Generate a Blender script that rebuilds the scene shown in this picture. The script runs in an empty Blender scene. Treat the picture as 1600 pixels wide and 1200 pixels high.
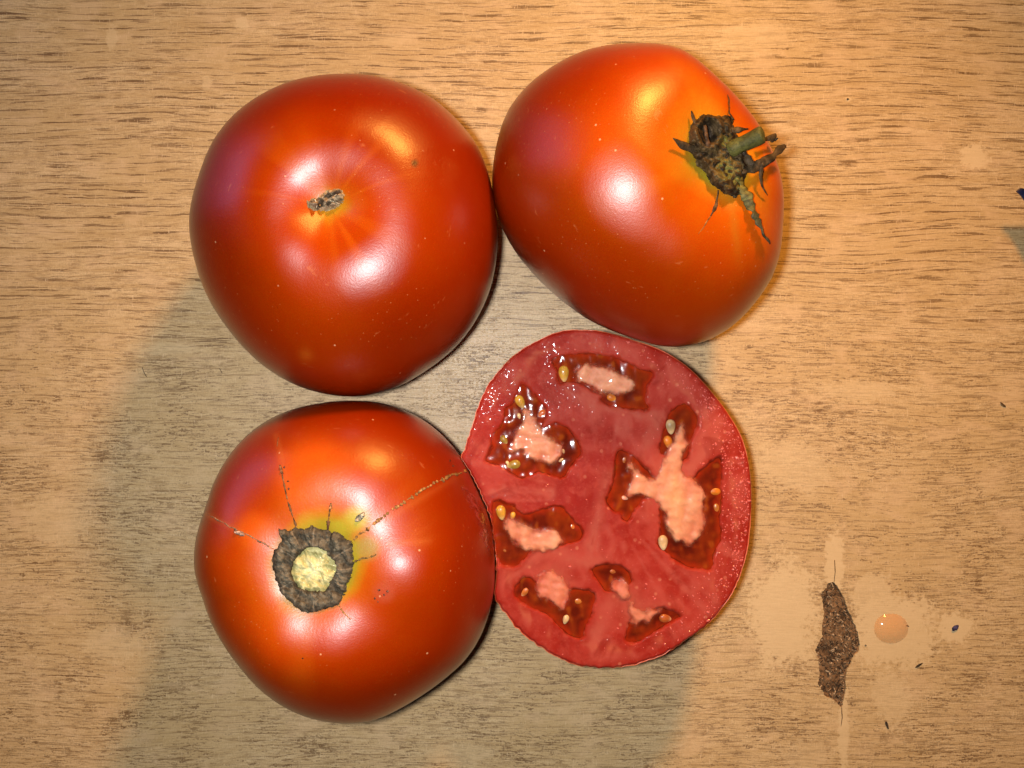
import bpy, math, random
import numpy as np
from mathutils import Vector
from mathutils.bvhtree import BVHTree

random.seed(7); RNG = np.random.default_rng(11)
sc = bpy.context.scene

# ------------------------------------------------------------------ camera, world, lamps, exposure
S = 0.0002                    # metres per photo pixel on the table plane
F = 1256.0                    # focal length in photo pixels
D = F * S                     # camera height above the table (25 cm)
cam_d = bpy.data.cameras.new('camera'); cam = bpy.data.objects.new('camera', cam_d)
sc.collection.objects.link(cam); sc.camera = cam
cam.location = (0, 0, D); cam_d.sensor_width = 36; cam_d.lens = 36 * F / 1600
cam_d.clip_start = 0.005; cam_d.clip_end = 50

w = bpy.data.worlds.new('World'); sc.world = w; w.use_nodes = True
w.node_tree.nodes['Background'].inputs[0].default_value = (0.55, 0.42, 0.30, 1)
w.node_tree.nodes['Background'].inputs[1].default_value = 0.022

def lamp(name, kind, loc, energy, color, size=None, size_y=None, target=(0, 0, 0)):
    l = bpy.data.lights.new(name, kind); l.energy = energy; l.color = color
    o = bpy.data.objects.new(name, l); sc.collection.objects.link(o); o.location = loc
    if kind == 'AREA':
        l.size = size
        if size_y: l.shape = 'RECTANGLE'; l.size_y = size_y
        else: l.shape = 'DISK'
        o.rotation_euler = (Vector(target) - Vector(loc)).to_track_quat('-Z', 'Y').to_euler()
    else:
        l.shadow_soft_size = size
    return o
# phone flash beside the lens, warm desk lamp beyond the top edge, dim cool window at the left
lamp('phone_flash', 'POINT', (-60 * S, 5 * S, D + 0.002), 2.6, (0.94, 0.97, 1.0), 0.0050)
desk = lamp('desk_lamp', 'SPOT', (580 * S, 1530 * S, 1270 * S), 8.0, (1.0, 0.47, 0.09), 0.026)
desk.rotation_euler = (Vector((-200 * S, -1320 * S, 0)) - desk.location).to_track_quat('-Z', 'Y').to_euler()
desk.data.spot_size = math.radians(90); desk.data.spot_blend = 1.0
lamp('window', 'AREA', (-0.85, 0.42, 0.30), 0.85, (0.22, 0.40, 1.0), 0.36, 0.30, (-0.02, 0.03, 0.03))
sc.view_settings.view_transform = 'Standard'; sc.view_settings.look = 'None'
sc.view_settings.exposure = 0.0; sc.view_settings.gamma = 1.0
sc.render.engine = 'CYCLES'

# ------------------------------------------------------------------ helpers
def P(px, py, h=0.0):
    """world point that stands h metres above the table, seen at photo pixel px,py"""
    k = (D - h) / F
    return np.array([(px - 800) * k, (600 - py) * k, h])
def proj(V):
    k = F / (D - V[:, 2])
    return np.stack([800 + V[:, 0] * k, 600 - V[:, 1] * k], 1)
class Fourier:
    """smooth pseudo random field"""
    def __init__(s, dim, scale, n=24, seed=0, aniso=None):
        r = np.random.default_rng(seed)
        s.k = r.normal(size=(n, dim)) / scale
        if aniso is not None: s.k *= np.array(aniso)
        s.p = r.uniform(0, 6.283, n); s.n = n
    def __call__(s, X):
        X = np.asarray(X, float)
        return np.sin(X @ s.k.T + s.p).sum(-1) / math.sqrt(s.n / 2)
def sstep(a, b, x):
    t = np.clip((x - a) / (b - a), 0, 1); return t * t * (3 - 2 * t)
def inside_dist(poly, X):
    """signed distance to a polygon, positive inside"""
    poly = np.asarray(poly, float); A = poly; B = np.roll(poly, -1, 0)
    d = np.full(len(X), 1e9); c = np.zeros(len(X), bool)
    for a, b in zip(A, B):
        e = b - a; w_ = X - a
        t = np.clip((w_ @ e) / (e @ e + 1e-12), 0, 1)
        d = np.minimum(d, np.hypot(*(w_ - t[:, None] * e).T))
        cond = (a[1] > X[:, 1]) != (b[1] > X[:, 1])
        with np.errstate(divide='ignore', invalid='ignore'):
            xi = (b[0] - a[0]) * (X[:, 1] - a[1]) / (b[1] - a[1]) + a[0]
        c ^= cond & (X[:, 0] < xi)
    return np.where(c, d, -d)
def mesh_obj(name, V, Fc, mat=None, parent=None, col=None, smooth=True, kind=None, label=None):
    me = bpy.data.meshes.new(name)
    me.from_pydata([tuple(map(float, v)) for v in V], [], [tuple(map(int, f)) for f in Fc]); me.update()
    if smooth: me.polygons.foreach_set('use_smooth', [True] * len(me.polygons))
    if col is not None:
        at = me.color_attributes.new('Col', 'FLOAT_COLOR', 'POINT')
        c4 = np.ones((len(V), 4), np.float32); col = np.asarray(col); c4[:, :(col.shape[-1])] = col
        at.data.foreach_set('color', c4.ravel())
    if mat: me.materials.append(mat)
    o = bpy.data.objects.new(name, me); sc.collection.objects.link(o)
    if parent is not None:
        o.parent = parent; o.matrix_parent_inverse = parent.matrix_basis.inverted()
    if kind: o['kind'] = kind
    if label: o['label'] = label
    return o
def thing(name, loc, label, cat, group=None):
    o = bpy.data.objects.new(name, None); sc.collection.objects.link(o)
    o.location = tuple(map(float, loc)); o.empty_display_size = 0.01
    tag(o, label, cat, group); return o
def tag(o, label, cat, group=None):
    o['label'] = label; o['category'] = cat
    if group: o['group'] = group

# ---- node helpers
class M:
    def __init__(s, name):
        s.m = bpy.data.materials.new(name); s.m.use_nodes = True
        s.nt = s.m.node_tree; s.n = s.nt.nodes; s.l = s.nt.links
        s.b = s.n['Principled BSDF']
    def put(s, sock, v):
        if isinstance(v, bpy.types.NodeSocket): s.l.new(v, sock)
        elif isinstance(v, tuple) and len(v) == 3 and sock.type == 'RGBA': sock.default_value = (*v, 1)
        else: sock.default_value = v
    def set(s, **kw):
        for k, v in kw.items(): s.put(s.b.inputs[k.replace('_', ' ')], v)
    def coord(s, kind='Object'):
        return s.n.new('ShaderNodeTexCoord').outputs[kind]
    def math(s, op, a, b=0.0, c=0.0, clamp=False):
        n = s.n.new('ShaderNodeMath'); n.operation = op; n.use_clamp = clamp
        s.put(n.inputs[0], a); s.put(n.inputs[1], b)
        if op in ('MULTIPLY_ADD', 'SMOOTH_MIN'): s.put(n.inputs[2], c)
        return n.outputs[0]
    def vmath(s, op, a, b):
        n = s.n.new('ShaderNodeVectorMath'); n.operation = op
        s.put(n.inputs[0], a); s.put(n.inputs[1], b); return n.outputs[0]
    def length(s, a):
        n = s.n.new('ShaderNodeVectorMath'); n.operation = 'LENGTH'; s.put(n.inputs[0], a); return n.outputs['Value']
    def map(s, v, scale=(1, 1, 1), loc=(0, 0, 0), rot=(0, 0, 0)):
        n = s.n.new('ShaderNodeMapping'); s.l.new(v, n.inputs[0])
        n.inputs['Scale'].default_value = scale; n.inputs['Location'].default_value = loc
        n.inputs['Rotation'].default_value = rot; return n.outputs[0]
    def noise(s, v, detail=2.0, rough=0.5, dist=0.0, scale=1.0):
        n = s.n.new('ShaderNodeTexNoise'); s.l.new(v, n.inputs['Vector'])
        n.inputs['Scale'].default_value = scale; n.inputs['Detail'].default_value = detail
        n.inputs['Roughness'].default_value = rough; n.inputs['Distortion'].default_value = dist
        return n.outputs[0]
    def voro(s, v, scale=1.0, feature='F1'):
        n = s.n.new('ShaderNodeTexVoronoi'); s.l.new(v, n.inputs['Vector']); n.feature = feature
        n.inputs['Scale'].default_value = scale; return n.outputs['Distance']
    def ramp(s, f, lo, hi, a=0.0, b=1.0):
        n = s.n.new('ShaderNodeMapRange'); n.interpolation_type = 'SMOOTHSTEP'
        s.put(n.inputs[0], f); s.put(n.inputs[1], lo); s.put(n.inputs[2], hi)
        s.put(n.inputs[3], a); s.put(n.inputs[4], b); return n.outputs[0]
    def mix(s, f, a, b, mode='MIX'):
        n = s.n.new('ShaderNodeMix'); n.data_type = 'RGBA'; n.blend_type = mode
        s.put(n.inputs[0], f); s.put(n.inputs[6], a); s.put(n.inputs[7], b); return n.outputs[2]
    def attr(s):
        n = s.n.new('ShaderNodeAttribute'); n.attribute_name = 'Col'; return n.outputs['Color']
    def bump(s, h, dist, strength=1.0, normal=None):
        n = s.n.new('ShaderNodeBump'); s.put(n.inputs['Height'], h)
        n.inputs['Distance'].default_value = dist; n.inputs['Strength'].default_value = strength
        if normal: s.l.new(normal, n.inputs['Normal'])
        return n.outputs[0]

# ------------------------------------------------------------------ materials
def mat_laminate():
    m = M('laminate'); c = m.coord()
    mm = m.map(c, (1000, 1000, 1000))                       # millimetres
    wv = m.noise(m.map(mm, (1/95, 1/60, 0)), 1.0)
    sep = m.n.new('ShaderNodeSeparateXYZ'); m.l.new(mm, sep.inputs[0])
    x, y = sep.outputs[0], sep.outputs[1]
    wv2 = m.noise(m.map(mm, (1/7, 1/9, 0)), 2.0)
    yy = m.math('ADD', y, m.math('ADD', m.math('MULTIPLY', wv, 8.0), m.math('MULTIPLY', wv2, 0.5)))
    cb = m.n.new('ShaderNodeCombineXYZ'); m.l.new(x, cb.inputs[0]); m.l.new(yy, cb.inputs[1])
    g = cb.outputs[0]
    # long soft dashes of the printed grain
    long_ = m.noise(m.map(g, (1/12.5, 1/0.48, 0)), 1.5, 0.45)
    fine = m.noise(m.map(g, (1/1.1, 1/0.42, 0)), 2.0, 0.6)
    long2 = m.noise(m.map(g, (1/3.6, 1/0.62, 0), (31, 7, 0)), 2.0, 0.55)
    speck = m.noise(m.map(mm, (1/0.75, 1/0.5, 0), (3, 9, 0)), 3.0, 0.7)
    dens = m.noise(m.map(g, (1/42, 1/9.0, 0), (5, 5, 0)), 2.0, 0.6)
    dens2 = m.noise(m.map(mm, (1/19, 1/12.0, 0), (15, 5, 0)), 4.0, 0.65)
    lw = m.math('MULTIPLY_ADD', m.math('SUBTRACT', fine, 0.5), 0.22, long_)
    lw = m.math('MULTIPLY_ADD', m.math('SUBTRACT', dens, 0.5), 0.22, lw)
    ph = m.math('ADD', m.math('MULTIPLY', yy, 6.2832 / 2.5), m.math('MULTIPLY', m.noise(m.map(g, (1/38, 1/7.0, 0), (7, 3, 0)), 2.0), 16.0))
    line = m.math('SINE', ph)
    lw = m.math('MULTIPLY_ADD', line, 0.095, lw)
    dash_a = m.ramp(lw, 0.590, 0.650)
    lb = m.math('MULTIPLY_ADD', m.math('SUBTRACT', speck, 0.5), 0.75, long2)
    lb = m.math('MULTIPLY_ADD', m.math('SUBTRACT', dens2, 0.5), 0.60, lb)
    dash_b = m.ramp(lb, 0.580, 0.645)
    # lower part of the board is more worn: short broken marks
    yn = m.math('MULTIPLY_ADD', m.math('SUBTRACT', wv, 0.5), 90.0, y)
    upper = m.ramp(yn, -12.0, 52.0)
    dash = m.math('ADD', m.math('MULTIPLY', dash_a, m.ramp(upper, 0, 1, 0.55, 1.0)),
                  m.math('MULTIPLY', dash_b, m.ramp(upper, 0, 1, 0.85, 0.20)), clamp=True)
    soft = m.noise(m.map(g, (1/30.0, 1/2.3, 0), (2, 2, 0)), 4.0, 0.7)
    soft2 = m.noise(m.map(g, (1/9.0, 1/1.0, 0), (12, 2, 0)), 2.0, 0.6)
    smear = m.noise(m.map(mm, (1/16, 1/9, 0), (8, 8, 0)), 5.0, 0.62, 0.6)
    smear = m.ramp(smear, 0.50, 0.68)
    scr = m.noise(m.map(mm, (1/0.34, 1/2.6, 0), (4, 1, 0)), 2.0, 0.6, 0.5)
    scr = m.ramp(scr, 0.60, 0.72)
    fib = m.noise(m.map(mm, (1/0.30, 1/1.0, 0), (6, 1, 0)), 3.0, 0.7)
    fib2 = m.noise(m.map(mm, (1/0.55, 1/0.22, 0), (1, 1, 0)), 3.0, 0.75)
    fle = m.ramp(m.noise(m.map(mm, (1/0.35, 1/0.35, 0)), 2.0, 0.6), 0.62, 0.75)
    pale, mid, dark = (0.67, 0.465, 0.235), (0.50, 0.315, 0.128), (0.135, 0.062, 0.018)
    col = m.mix(m.math('MULTIPLY', m.ramp(soft, 0.38, 0.66), m.ramp(upper, 0, 1, 0.42, 0.80)), pale, mid)
    col = m.mix(m.math('MULTIPLY', m.ramp(soft2, 0.42, 0.66), 0.50), col, mid)
    col = m.mix(m.ramp(fib, 0.42, 0.66, 0, 0.50), col, (0.40, 0.24, 0.10))
    col = m.mix(m.ramp(fib2, 0.50, 0.68, 0, 0.55), col, (0.33, 0.18, 0.07))
    col = m.mix(m.ramp(fib2, 0.45, 0.28, 0, 0.35), col, (0.74, 0.54, 0.30))
    f3 = m.noise(m.map(g, (1/4.5, 1/0.27, 0), (22, 5, 0)), 3.0, 0.65)
    col = m.mix(m.math('MULTIPLY', m.ramp(f3, 0.49, 0.63), m.ramp(dens2, 0.30, 0.58, 0.35, 0.85)), col, (0.27, 0.150, 0.058))
    col = m.mix(m.ramp(f3, 0.44, 0.28, 0, 0.45), col, (0.76, 0.57, 0.33))
    big = m.noise(m.map(mm, (1/48, 1/30, 0), (1, 6, 0)), 2.0, 0.5)
    col = m.mix(m.ramp(big, 0.38, 0.66, 0, 0.50), col, mid)
    # worn pale marks with a shape of their own
    marks = None
    jit = m.noise(m.map(mm, (1/1.6, 1/1.6, 0)), 4.0, 0.7)
    jit2 = m.noise(m.map(mm, (1/9, 1/9, 0)), 3.0, 0.6)
    jj = m.math('ADD', m.math('MULTIPLY', m.math('SUBTRACT', jit, 0.5), 1.9), m.math('MULTIPLY', m.math('SUBTRACT', jit2, 0.5), 1.1))
    for px, py, rx, ry, st in [(175, 58, 10, 18, 0.6), (378, 38, 11, 10, 0.7), (1522, 245, 24, 21, 1), (1225, 962, 62, 92, 0.95),
            (1304, 880, 16, 62, 0.9), (1395, 985, 82, 66, 0.9), (1362, 930, 40, 34, 0.7), (1492, 982, 32, 28, 1), (1318, 1140, 9, 62, 0.8), (1395, 1090, 34, 50, .6),
            (322, 128, 8, 12, 0.5), (1345, 610, 70, 18, 0.5), (95, 810, 60, 40, 0.4), (250, 545, 60, 12, 0.4), (720, 1180, 60, 20, .4),
            (1240, 730, 60, 46, 0.5), (180, 1010, 60, 26, 0.4), (1260, 1180, 44, 30, .4), (1325, 155, 6, 5, .8), (610, 60, 40, 10, .3), (1180, 60, 70, 30, .45)]:
        p0 = P(px, py) * 1000
        v = m.vmath('SUBTRACT', mm, (float(p0[0]), float(p0[1]), 0.0))
        v = m.vmath('MULTIPLY', v, (1/(rx*S*1000), 1/(ry*S*1000), 0.0))
        r = m.math('ADD', m.length(v), jj)
        k = m.math('MULTIPLY', m.ramp(r, 1.05, 0.70), st)
        marks = k if marks is None else m.math('MAXIMUM', marks, k)
    dash = m.math('MULTIPLY', dash, m.math('SUBTRACT', 1.0, m.math('MULTIPLY', smear, 0.6)))
    dash = m.math('MULTIPLY', dash, m.math('SUBTRACT', 1.0, m.math('MULTIPLY', scr, 0.75)))
    dash = m.math('MULTIPLY', dash, m.math('SUBTRACT', 1.0, m.math('MULTIPLY', marks, 0.88)))
    col = m.mix(m.math('MULTIPLY', smear, 0.45), col, (0.64, 0.42, 0.22))
    col = m.mix(m.math('MULTIPLY', dash, m.ramp(m.noise(m.map(g, (1/14, 1/5, 0), (9, 1, 0)), 2.0), 0.3, 0.7, 0.55, 0.92)), col, dark)
    col = m.mix(m.math('MULTIPLY', scr, 0.36), col, (0.78, 0.56, 0.33))
    col = m.mix(m.math('MULTIPLY', fle, 0.20), col, (0.80, 0.60, 0.38))
    col = m.mix(m.math('MULTIPLY', marks, 0.72), col, (0.68, 0.48, 0.25))
    h = m.math('SUBTRACT', m.math('MULTIPLY', m.noise(m.map(mm, (1/0.5, 1/0.25, 0)), 3.0, 0.6), 0.6), dash)
    m.set(Base_Color=col, Roughness=m.ramp(speck, 0.3, 0.7, 0.42, 0.58), Normal=m.bump(h, 0.00004, 0.6))
    m.b.inputs['Specular IOR Level'].default_value = 0.50
    m.b.inputs['Specular Tint'].default_value = (0.85, 0.92, 1.0, 1)
    return m.m
def mat_skin(name, var):
    m = M(name); c = m.coord(); a = m.attr()
    n1 = m.noise(m.map(c, (260,) * 3, (var, 0, 0)), 4.0, 0.6)
    n2 = m.noise(m.map(c, (2600,) * 3), 2.0, 0.6)
    col = m.mix(m.ramp(n1, 0.35, 0.7, 0, 0.22), a, m.mix(1.0, a, (1.0, 1.55, 1.2), 'MULTIPLY'))
    col = m.mix(m.ramp(n2, 0.4, 0.7, 0, 0.14), col, m.mix(1.0, a, (0.75, 0.6, 0.7), 'MULTIPLY'))
    # fine pale lenticels and scuffs
    v2 = m.voro(m.map(c, (620,) * 3, (var * 5, 2, 1)))
    p2 = m.math('MULTIPLY', m.ramp(v2, 0.12, 0.05), m.ramp(m.noise(m.map(c, (45,) * 3, (1, var, 0)), 2.0), 0.42, 0.60))
    col = m.mix(m.math('MULTIPLY', p2, 0.35), col, (0.62, 0.24, 0.08))
    scf = m.ramp(m.noise(m.map(c, (160, 160, 900), (var, 3, 0), (0.5, 0.8, 0.3)), 3.0, 0.7), 0.66, 0.74)
    col = m.mix(m.math('MULTIPLY', scf, 0.22), col, (0.62, 0.20, 0.06))
    # sparse pale pinpricks
    v = m.voro(m.map(c, (230,) * 3, (var * 3, 1, 0)))
    pr = m.math('MULTIPLY', m.ramp(v, 0.075, 0.04), m.ramp(m.noise(m.map(c, (60,) * 3, (0, var, 0)), 1.0), 0.50, 0.58))
    col = m.mix(m.math('MULTIPLY', pr, 0.55), col, (0.8, 0.42, 0.2))
    hb = m.noise(m.map(c, (2000,) * 3), 2.0, 0.6)
    b1 = m.bump(m.noise(m.map(c, (5200,) * 3), 1.0, 0.5), 0.000012, 1.0, m.bump(hb, 0.000026, 1.0))
    b2 = m.bump(m.noise(m.map(c, (420,) * 3), 3.0, 0.6), 0.00006, 0.5, b1)
    m.set(Base_Color=col, Roughness=0.6, Normal=b2)
    m.b.inputs['Specular IOR Level'].default_value = 0.0
    m.b.inputs['Subsurface Weight'].default_value = 0.08
    m.b.inputs['Subsurface Radius'].default_value = (1.0, 0.25, 0.08)
    m.b.inputs['Subsurface Scale'].default_value = 0.004
    # waxy cuticle: a broad and a tighter lobe over the pigment
    out = m.n['Material Output']; sh = m.b.outputs[0]
    for rough, k in ((0.43, 0.72), (0.30, 0.42)):
        g = m.n.new('ShaderNodeBsdfAnisotropic'); g.distribution = 'BECKMANN'
        g.inputs['Roughness'].default_value = rough; g.inputs['Color'].default_value = (1, 1, 1, 1); m.l.new(b2, g.inputs['Normal'])
        fr = m.n.new('ShaderNodeFresnel'); fr.inputs['IOR'].default_value = 1.45; m.l.new(b2, fr.inputs['Normal'])
        mx = m.n.new('ShaderNodeMixShader'); m.l.new(m.math('MINIMUM', m.math('MULTIPLY', fr.outputs[0], k), 0.30), mx.inputs[0])
        m.l.new(sh, mx.inputs[1]); m.l.new(g.outputs[0], mx.inputs[2]); sh = mx.outputs[0]
    m.l.new(sh, out.inputs['Surface'])
    return m.m
def mat_attr(name, rough=0.6, bump_s=1500, bump_d=0.0001, mul=0.35, coat=0.0, sss=0.0, coat_r=0.05, alpha=1.0, fade=False):
    m = M(name); m.b.inputs['Specular IOR Level'].default_value = 0.2; c = m.coord(); a = m.attr()
    n = m.noise(m.map(c, (bump_s,) * 3), 4.0, 0.65)
    col = m.mix(m.ramp(n, 0.35, 0.65, 0, mul), a, m.mix(1.0, a, (0.35, 0.33, 0.3), 'MULTIPLY'))
    bp = m.bump(n, bump_d, 1.0)
    m.set(Base_Color=col, Roughness=rough, Normal=bp)
    if coat: m.set(Coat_Weight=coat, Coat_Roughness=coat_r)
    if sss:
        m.b.inputs['Subsurface Weight'].default_value = sss
        m.b.inputs['Subsurface Radius'].default_value = (1.0, 0.35, 0.2)
        m.b.inputs['Subsurface Scale'].default_value = 0.002
    if alpha < 1: m.set(Alpha=alpha)
    if fade:
        n_ = m.n.new('ShaderNodeAttribute'); n_.attribute_name = 'Col'; m.l.new(n_.outputs['Alpha'], m.b.inputs['Alpha'])
    return m.m
def mat_flesh():
    m = M('tomato_flesh'); c = m.coord(); a = m.attr()
    n = m.noise(m.map(c, (330,) * 3), 4.0, 0.6, 0.4)
    n2 = m.noise(m.map(c, (1500,) * 3), 3.0, 0.6)
    n3 = m.noise(m.map(c, (120,) * 3, (4, 4, 0)), 3.0, 0.55, 0.8)
    col = m.mix(m.ramp(n, 0.45, 0.72, 0, 0.42), a, (0.40, 0.060, 0.036))
    col = m.mix(m.ramp(n3, 0.48, 0.70, 0, 0.65), col, (0.38, 0.046, 0.028))
    col = m.mix(m.ramp(n3, 0.48, 0.28, 0, 0.65), col, (0.22, 0.010, 0.004))
    col = m.mix(m.ramp(n2, 0.55, 0.8, 0, 0.30), col, (0.46, 0.11, 0.07))
    v = m.voro(m.map(c, (300, 300, 300), (2, 5, 0)))
    fl = m.math('MULTIPLY', m.ramp(v, 0.20, 0.08), m.ramp(n3, 0.42, 0.6))
    col = m.mix(m.math('MULTIPLY', fl, 0.5), col, (0.54, 0.17, 0.09))
    hb = m.noise(m.map(c, (1100,) * 3), 3.0, 0.55)
    m.set(Base_Color=col, Roughness=0.5, Normal=m.bump(hb, 0.000035, 1.0), Coat_Weight=m.ramp(m.noise(m.map(c, (1300,) * 3, (3, 3, 0)), 2.0, 0.6), 0.56, 0.66, 0.0, 0.30), Coat_Roughness=0.10)
    m.b.inputs['Specular IOR Level'].default_value = 0.05
    m.set(Coat_Normal=m.bump(m.noise(m.map(c, (900,) * 3), 2.0, 0.5), 0.00010, 1.0))
    m.b.inputs['Subsurface Weight'].default_value = 0.35
    m.b.inputs['Subsurface Radius'].default_value = (1.0, 0.25, 0.15)
    m.b.inputs['Subsurface Scale'].default_value = 0.003
    return m.m
LAM = mat_laminate(); FLESH = mat_flesh()
CORK = mat_attr('corky_scar', 0.75, 1100, 0.00025, 0.75)
CALYX = mat_attr('dried_calyx', 0.62, 1000, 0.0003, 0.7)
STEMM = mat_attr('stem_green', 0.6, 1100, 0.0003, 0.7)
CORE = mat_attr('stem_core', 0.5, 900, 0.0002, 0.25, 0.2)
GEL = mat_attr('seed_gel', 0.12, 300, 0.00003, 0.30, 0.25, 0.15, 0.04, fade=True)
GEL.node_tree.nodes['Principled BSDF'].inputs['Specular IOR Level'].default_value = 0.12
PLAC = mat_attr('placenta', 0.5, 1100, 0.00003, 0.12, 0.15, 0.5, fade=True)
SEED = mat_attr('seed_coat', 0.3, 1500, 0.00008, 0.25, 0.8, 0.2)
CHIP = mat_attr('raw_chipboard', 0.85, 1500, 0.0003, 0.6)
PLAIN = mat_attr('crumb', 0.7, 1500, 0.0001, 0.4)

# ------------------------------------------------------------------ table
table = thing('table', (0, 0, 0), 'worn wood-grain laminate table top under the tomatoes, chipped near the lower right', 'table')
chip_px = [(1303,910),(1308,915),(1313,924),(1317,930),(1321,942),(1327,956),(1334,972),(1340,988),(1344,1004),(1342,1016),(1332,1029),(1329,1038),
 (1324,1048),(1321,1061),(1321,1080),(1317,1095),(1315,1107),(1308,1099),(1299,1091),(1289,1088),(1285,1078),(1278,1069),(1280,1054),(1280,1038),
 (1277,1023),(1273,1016),(1278,1007),(1285,994),(1285,978),(1288,959),(1286,943),(1282,929),(1289,921),(1294,912)]
def rough_poly(poly, step=1.5, amp=0.8, seed=1):
    poly = np.asarray(poly, float); out = []; f = Fourier(2, 2.0, 20, seed); g_ = Fourier(2, 2.0, 20, seed + 5)
    for a, b in zip(poly, np.roll(poly, -1, 0)):
        n = max(1, int(np.hypot(*(b - a)) / step))
        for i in range(n): out.append(a + (b - a) * i / n)
    out = np.array(out); out[:, 0] += f(out) * amp * .7; out[:, 1] += g_(out) * amp * .7
    return out
def smooth_poly(poly, n=8):
    """closed Catmull-Rom through the points"""
    p = np.asarray(poly, float); out = []
    for i in range(len(p)):
        p0, p1, p2, p3 = p[i-1], p[i], p[(i+1) % len(p)], p[(i+2) % len(p)]
        for k in range(n):
            t = k / n
            out.append(0.5*((2*p1)+(-p0+p2)*t+(2*p0-5*p1+4*p2-p3)*t*t+(-p0+3*p1-3*p2+p3)*t**3))
    return np.array(out)
import bmesh
def build_laminate():
    hole = rough_poly(chip_px)
    bm = bmesh.new()
    outer = [(-0.7, -0.55), (0.7, -0.55), (0.7, 0.55), (-0.7, 0.55)]
    ov = [bm.verts.new((x, y, 0)) for x, y in outer]
    hv = [bm.verts.new(P(x, y)) for x, y in hole]
    ed = [bm.edges.new((a, b)) for a, b in zip(ov, ov[1:] + ov[:1])] + [bm.edges.new((a, b)) for a, b in zip(hv, hv[1:] + hv[:1])]
    bmesh.ops.triangle_fill(bm, edges=ed, use_beauty=True)
    for f in bm.faces:
        if f.normal.z < 0: f.normal_flip()
    lo = [bm.verts.new((v.co.x, v.co.y, -0.0012)) for v in hv]
    for i in range(len(hv)): bm.faces.new((hv[i], hv[i-1], lo[i-1], lo[i]))
    olo = [bm.verts.new((v.co.x, v.co.y, -0.0012)) for v in ov]
    for i in range(4): bm.faces.new((ov[i-1], ov[i], olo[i], olo[i-1]))
    me = bpy.data.meshes.new('laminate'); bm.to_mesh(me); bm.free(); me.materials.append(LAM)
    o = bpy.data.objects.new('laminate', me); sc.collection.objects.link(o); o.parent = table
build_laminate()
def box(name, c, s, mat, parent, col):
    V = [(c[0]+sx*s[0], c[1]+sy*s[1], c[2]+sz*s[2]) for sz in (-1, 1) for sy in (-1, 1) for sx in (-1, 1)]
    Fc = [(0,2,3,1),(4,5,7,6),(0,1,5,4),(2,6,7,3),(0,4,6,2),(1,3,7,5)]
    return mesh_obj(name, V, Fc, mat, parent, np.tile(col, (8, 1)), smooth=False)
box('chipboard_core', (0, 0, -0.0116), (0.698, 0.548, 0.010), CHIP, table, (0.2, 0.12, 0.06))
def build_chip():
    xs = np.arange(1266, 1352, 1.5); ys = np.arange(902, 1116, 1.5)
    X, Y = np.meshgrid(xs, ys); pts = np.stack([X.ravel(), Y.ravel()], 1)
    f1 = Fourier(2, 5, 30, 3); f2 = Fourier(2, 1.8, 40, 4); f3 = Fourier(2, 12, 20, 5)
    z = -0.00062 + 0.00010 * f1(pts) + 0.00010 * np.abs(f2(pts)) + .00006 * f3(pts)
    V = np.array([P(x, y) for x, y in pts]); V[:, 2] = np.clip(z, -0.0011, -0.00008)
    nx = len(xs); Fc = [(j*nx+i, (j+1)*nx+i, (j+1)*nx+i+1, j*nx+i+1) for j in range(len(ys)-1) for i in range(nx-1)]
    t = np.clip(0.5 + 0.32 * f1(pts) + 0.25 * f2(pts), 0, 1)[:, None]
    col = (1 - t) * np.array((0.10, 0.062, 0.034)) + t * np.array((0.25, 0.165, 0.095))
    mesh_obj('chipped_patch', V, Fc, CHIP, table, col * np.array((1.1, .9, .7)), smooth=False)
    # torn wood flakes standing in the hole
    V = []; Fc = []; C = []
    r = random.Random(5); hole = np.array(chip_px, float); n = 0
    while n < 620:
        p = np.array([[r.uniform(1274, 1343), r.uniform(911, 1106)]])
        if inside_dist(hole, p)[0] < 1.0: continue
        n += 1
        c = P(*p[0]); c[2] = -0.00045 + r.uniform(-.0001, .0003)
        L, W, T = r.uniform(1.5, 5.5) * S * .6, r.uniform(.8, 2.2) * S * .6, r.uniform(.3, .8) * S * .6
        a, b = r.uniform(0, 3.14), r.uniform(-.5, .5)
        ex = np.array([math.cos(a)*math.cos(b), math.sin(a)*math.cos(b), math.sin(b)]); ey = np.array([-math.sin(a), math.cos(a), 0]); ez = np.cross(ex, ey)
        i0 = len(V)
        for sx, sy, sz in [(-1,-.6,-1),(1,-.4,-1),(.8,1,-1),(-.9,.7,-1),(-1,-.6,1),(1,-.4,1),(.8,1,1),(-.9,.7,1)]:
            V.append(c + ex*L*sx + ey*W*sy + ez*T*sz)
        Fc += [(i0+a_, i0+b_, i0+c_, i0+d_) for a_, b_, c_, d_ in [(0,3,2,1),(4,5,6,7),(0,1,5,4),(1,2,6,5),(2,3,7,6),(3,0,4,7)]]
        k = r.random(); base = np.array((0.48, 0.36, 0.24)) if k > .80 else (np.array((0.22, 0.15, 0.09)) if k > .42 else np.array((0.05, 0.031, 0.019)))
        C += [base * r.uniform(.8, 1.25)] * 8
    mesh_obj('wood_flakes', V, Fc, CHIP, table, np.array(C) * np.array((1.1, .97, .82)), smooth=False, kind='stuff')
build_chip()
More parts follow.
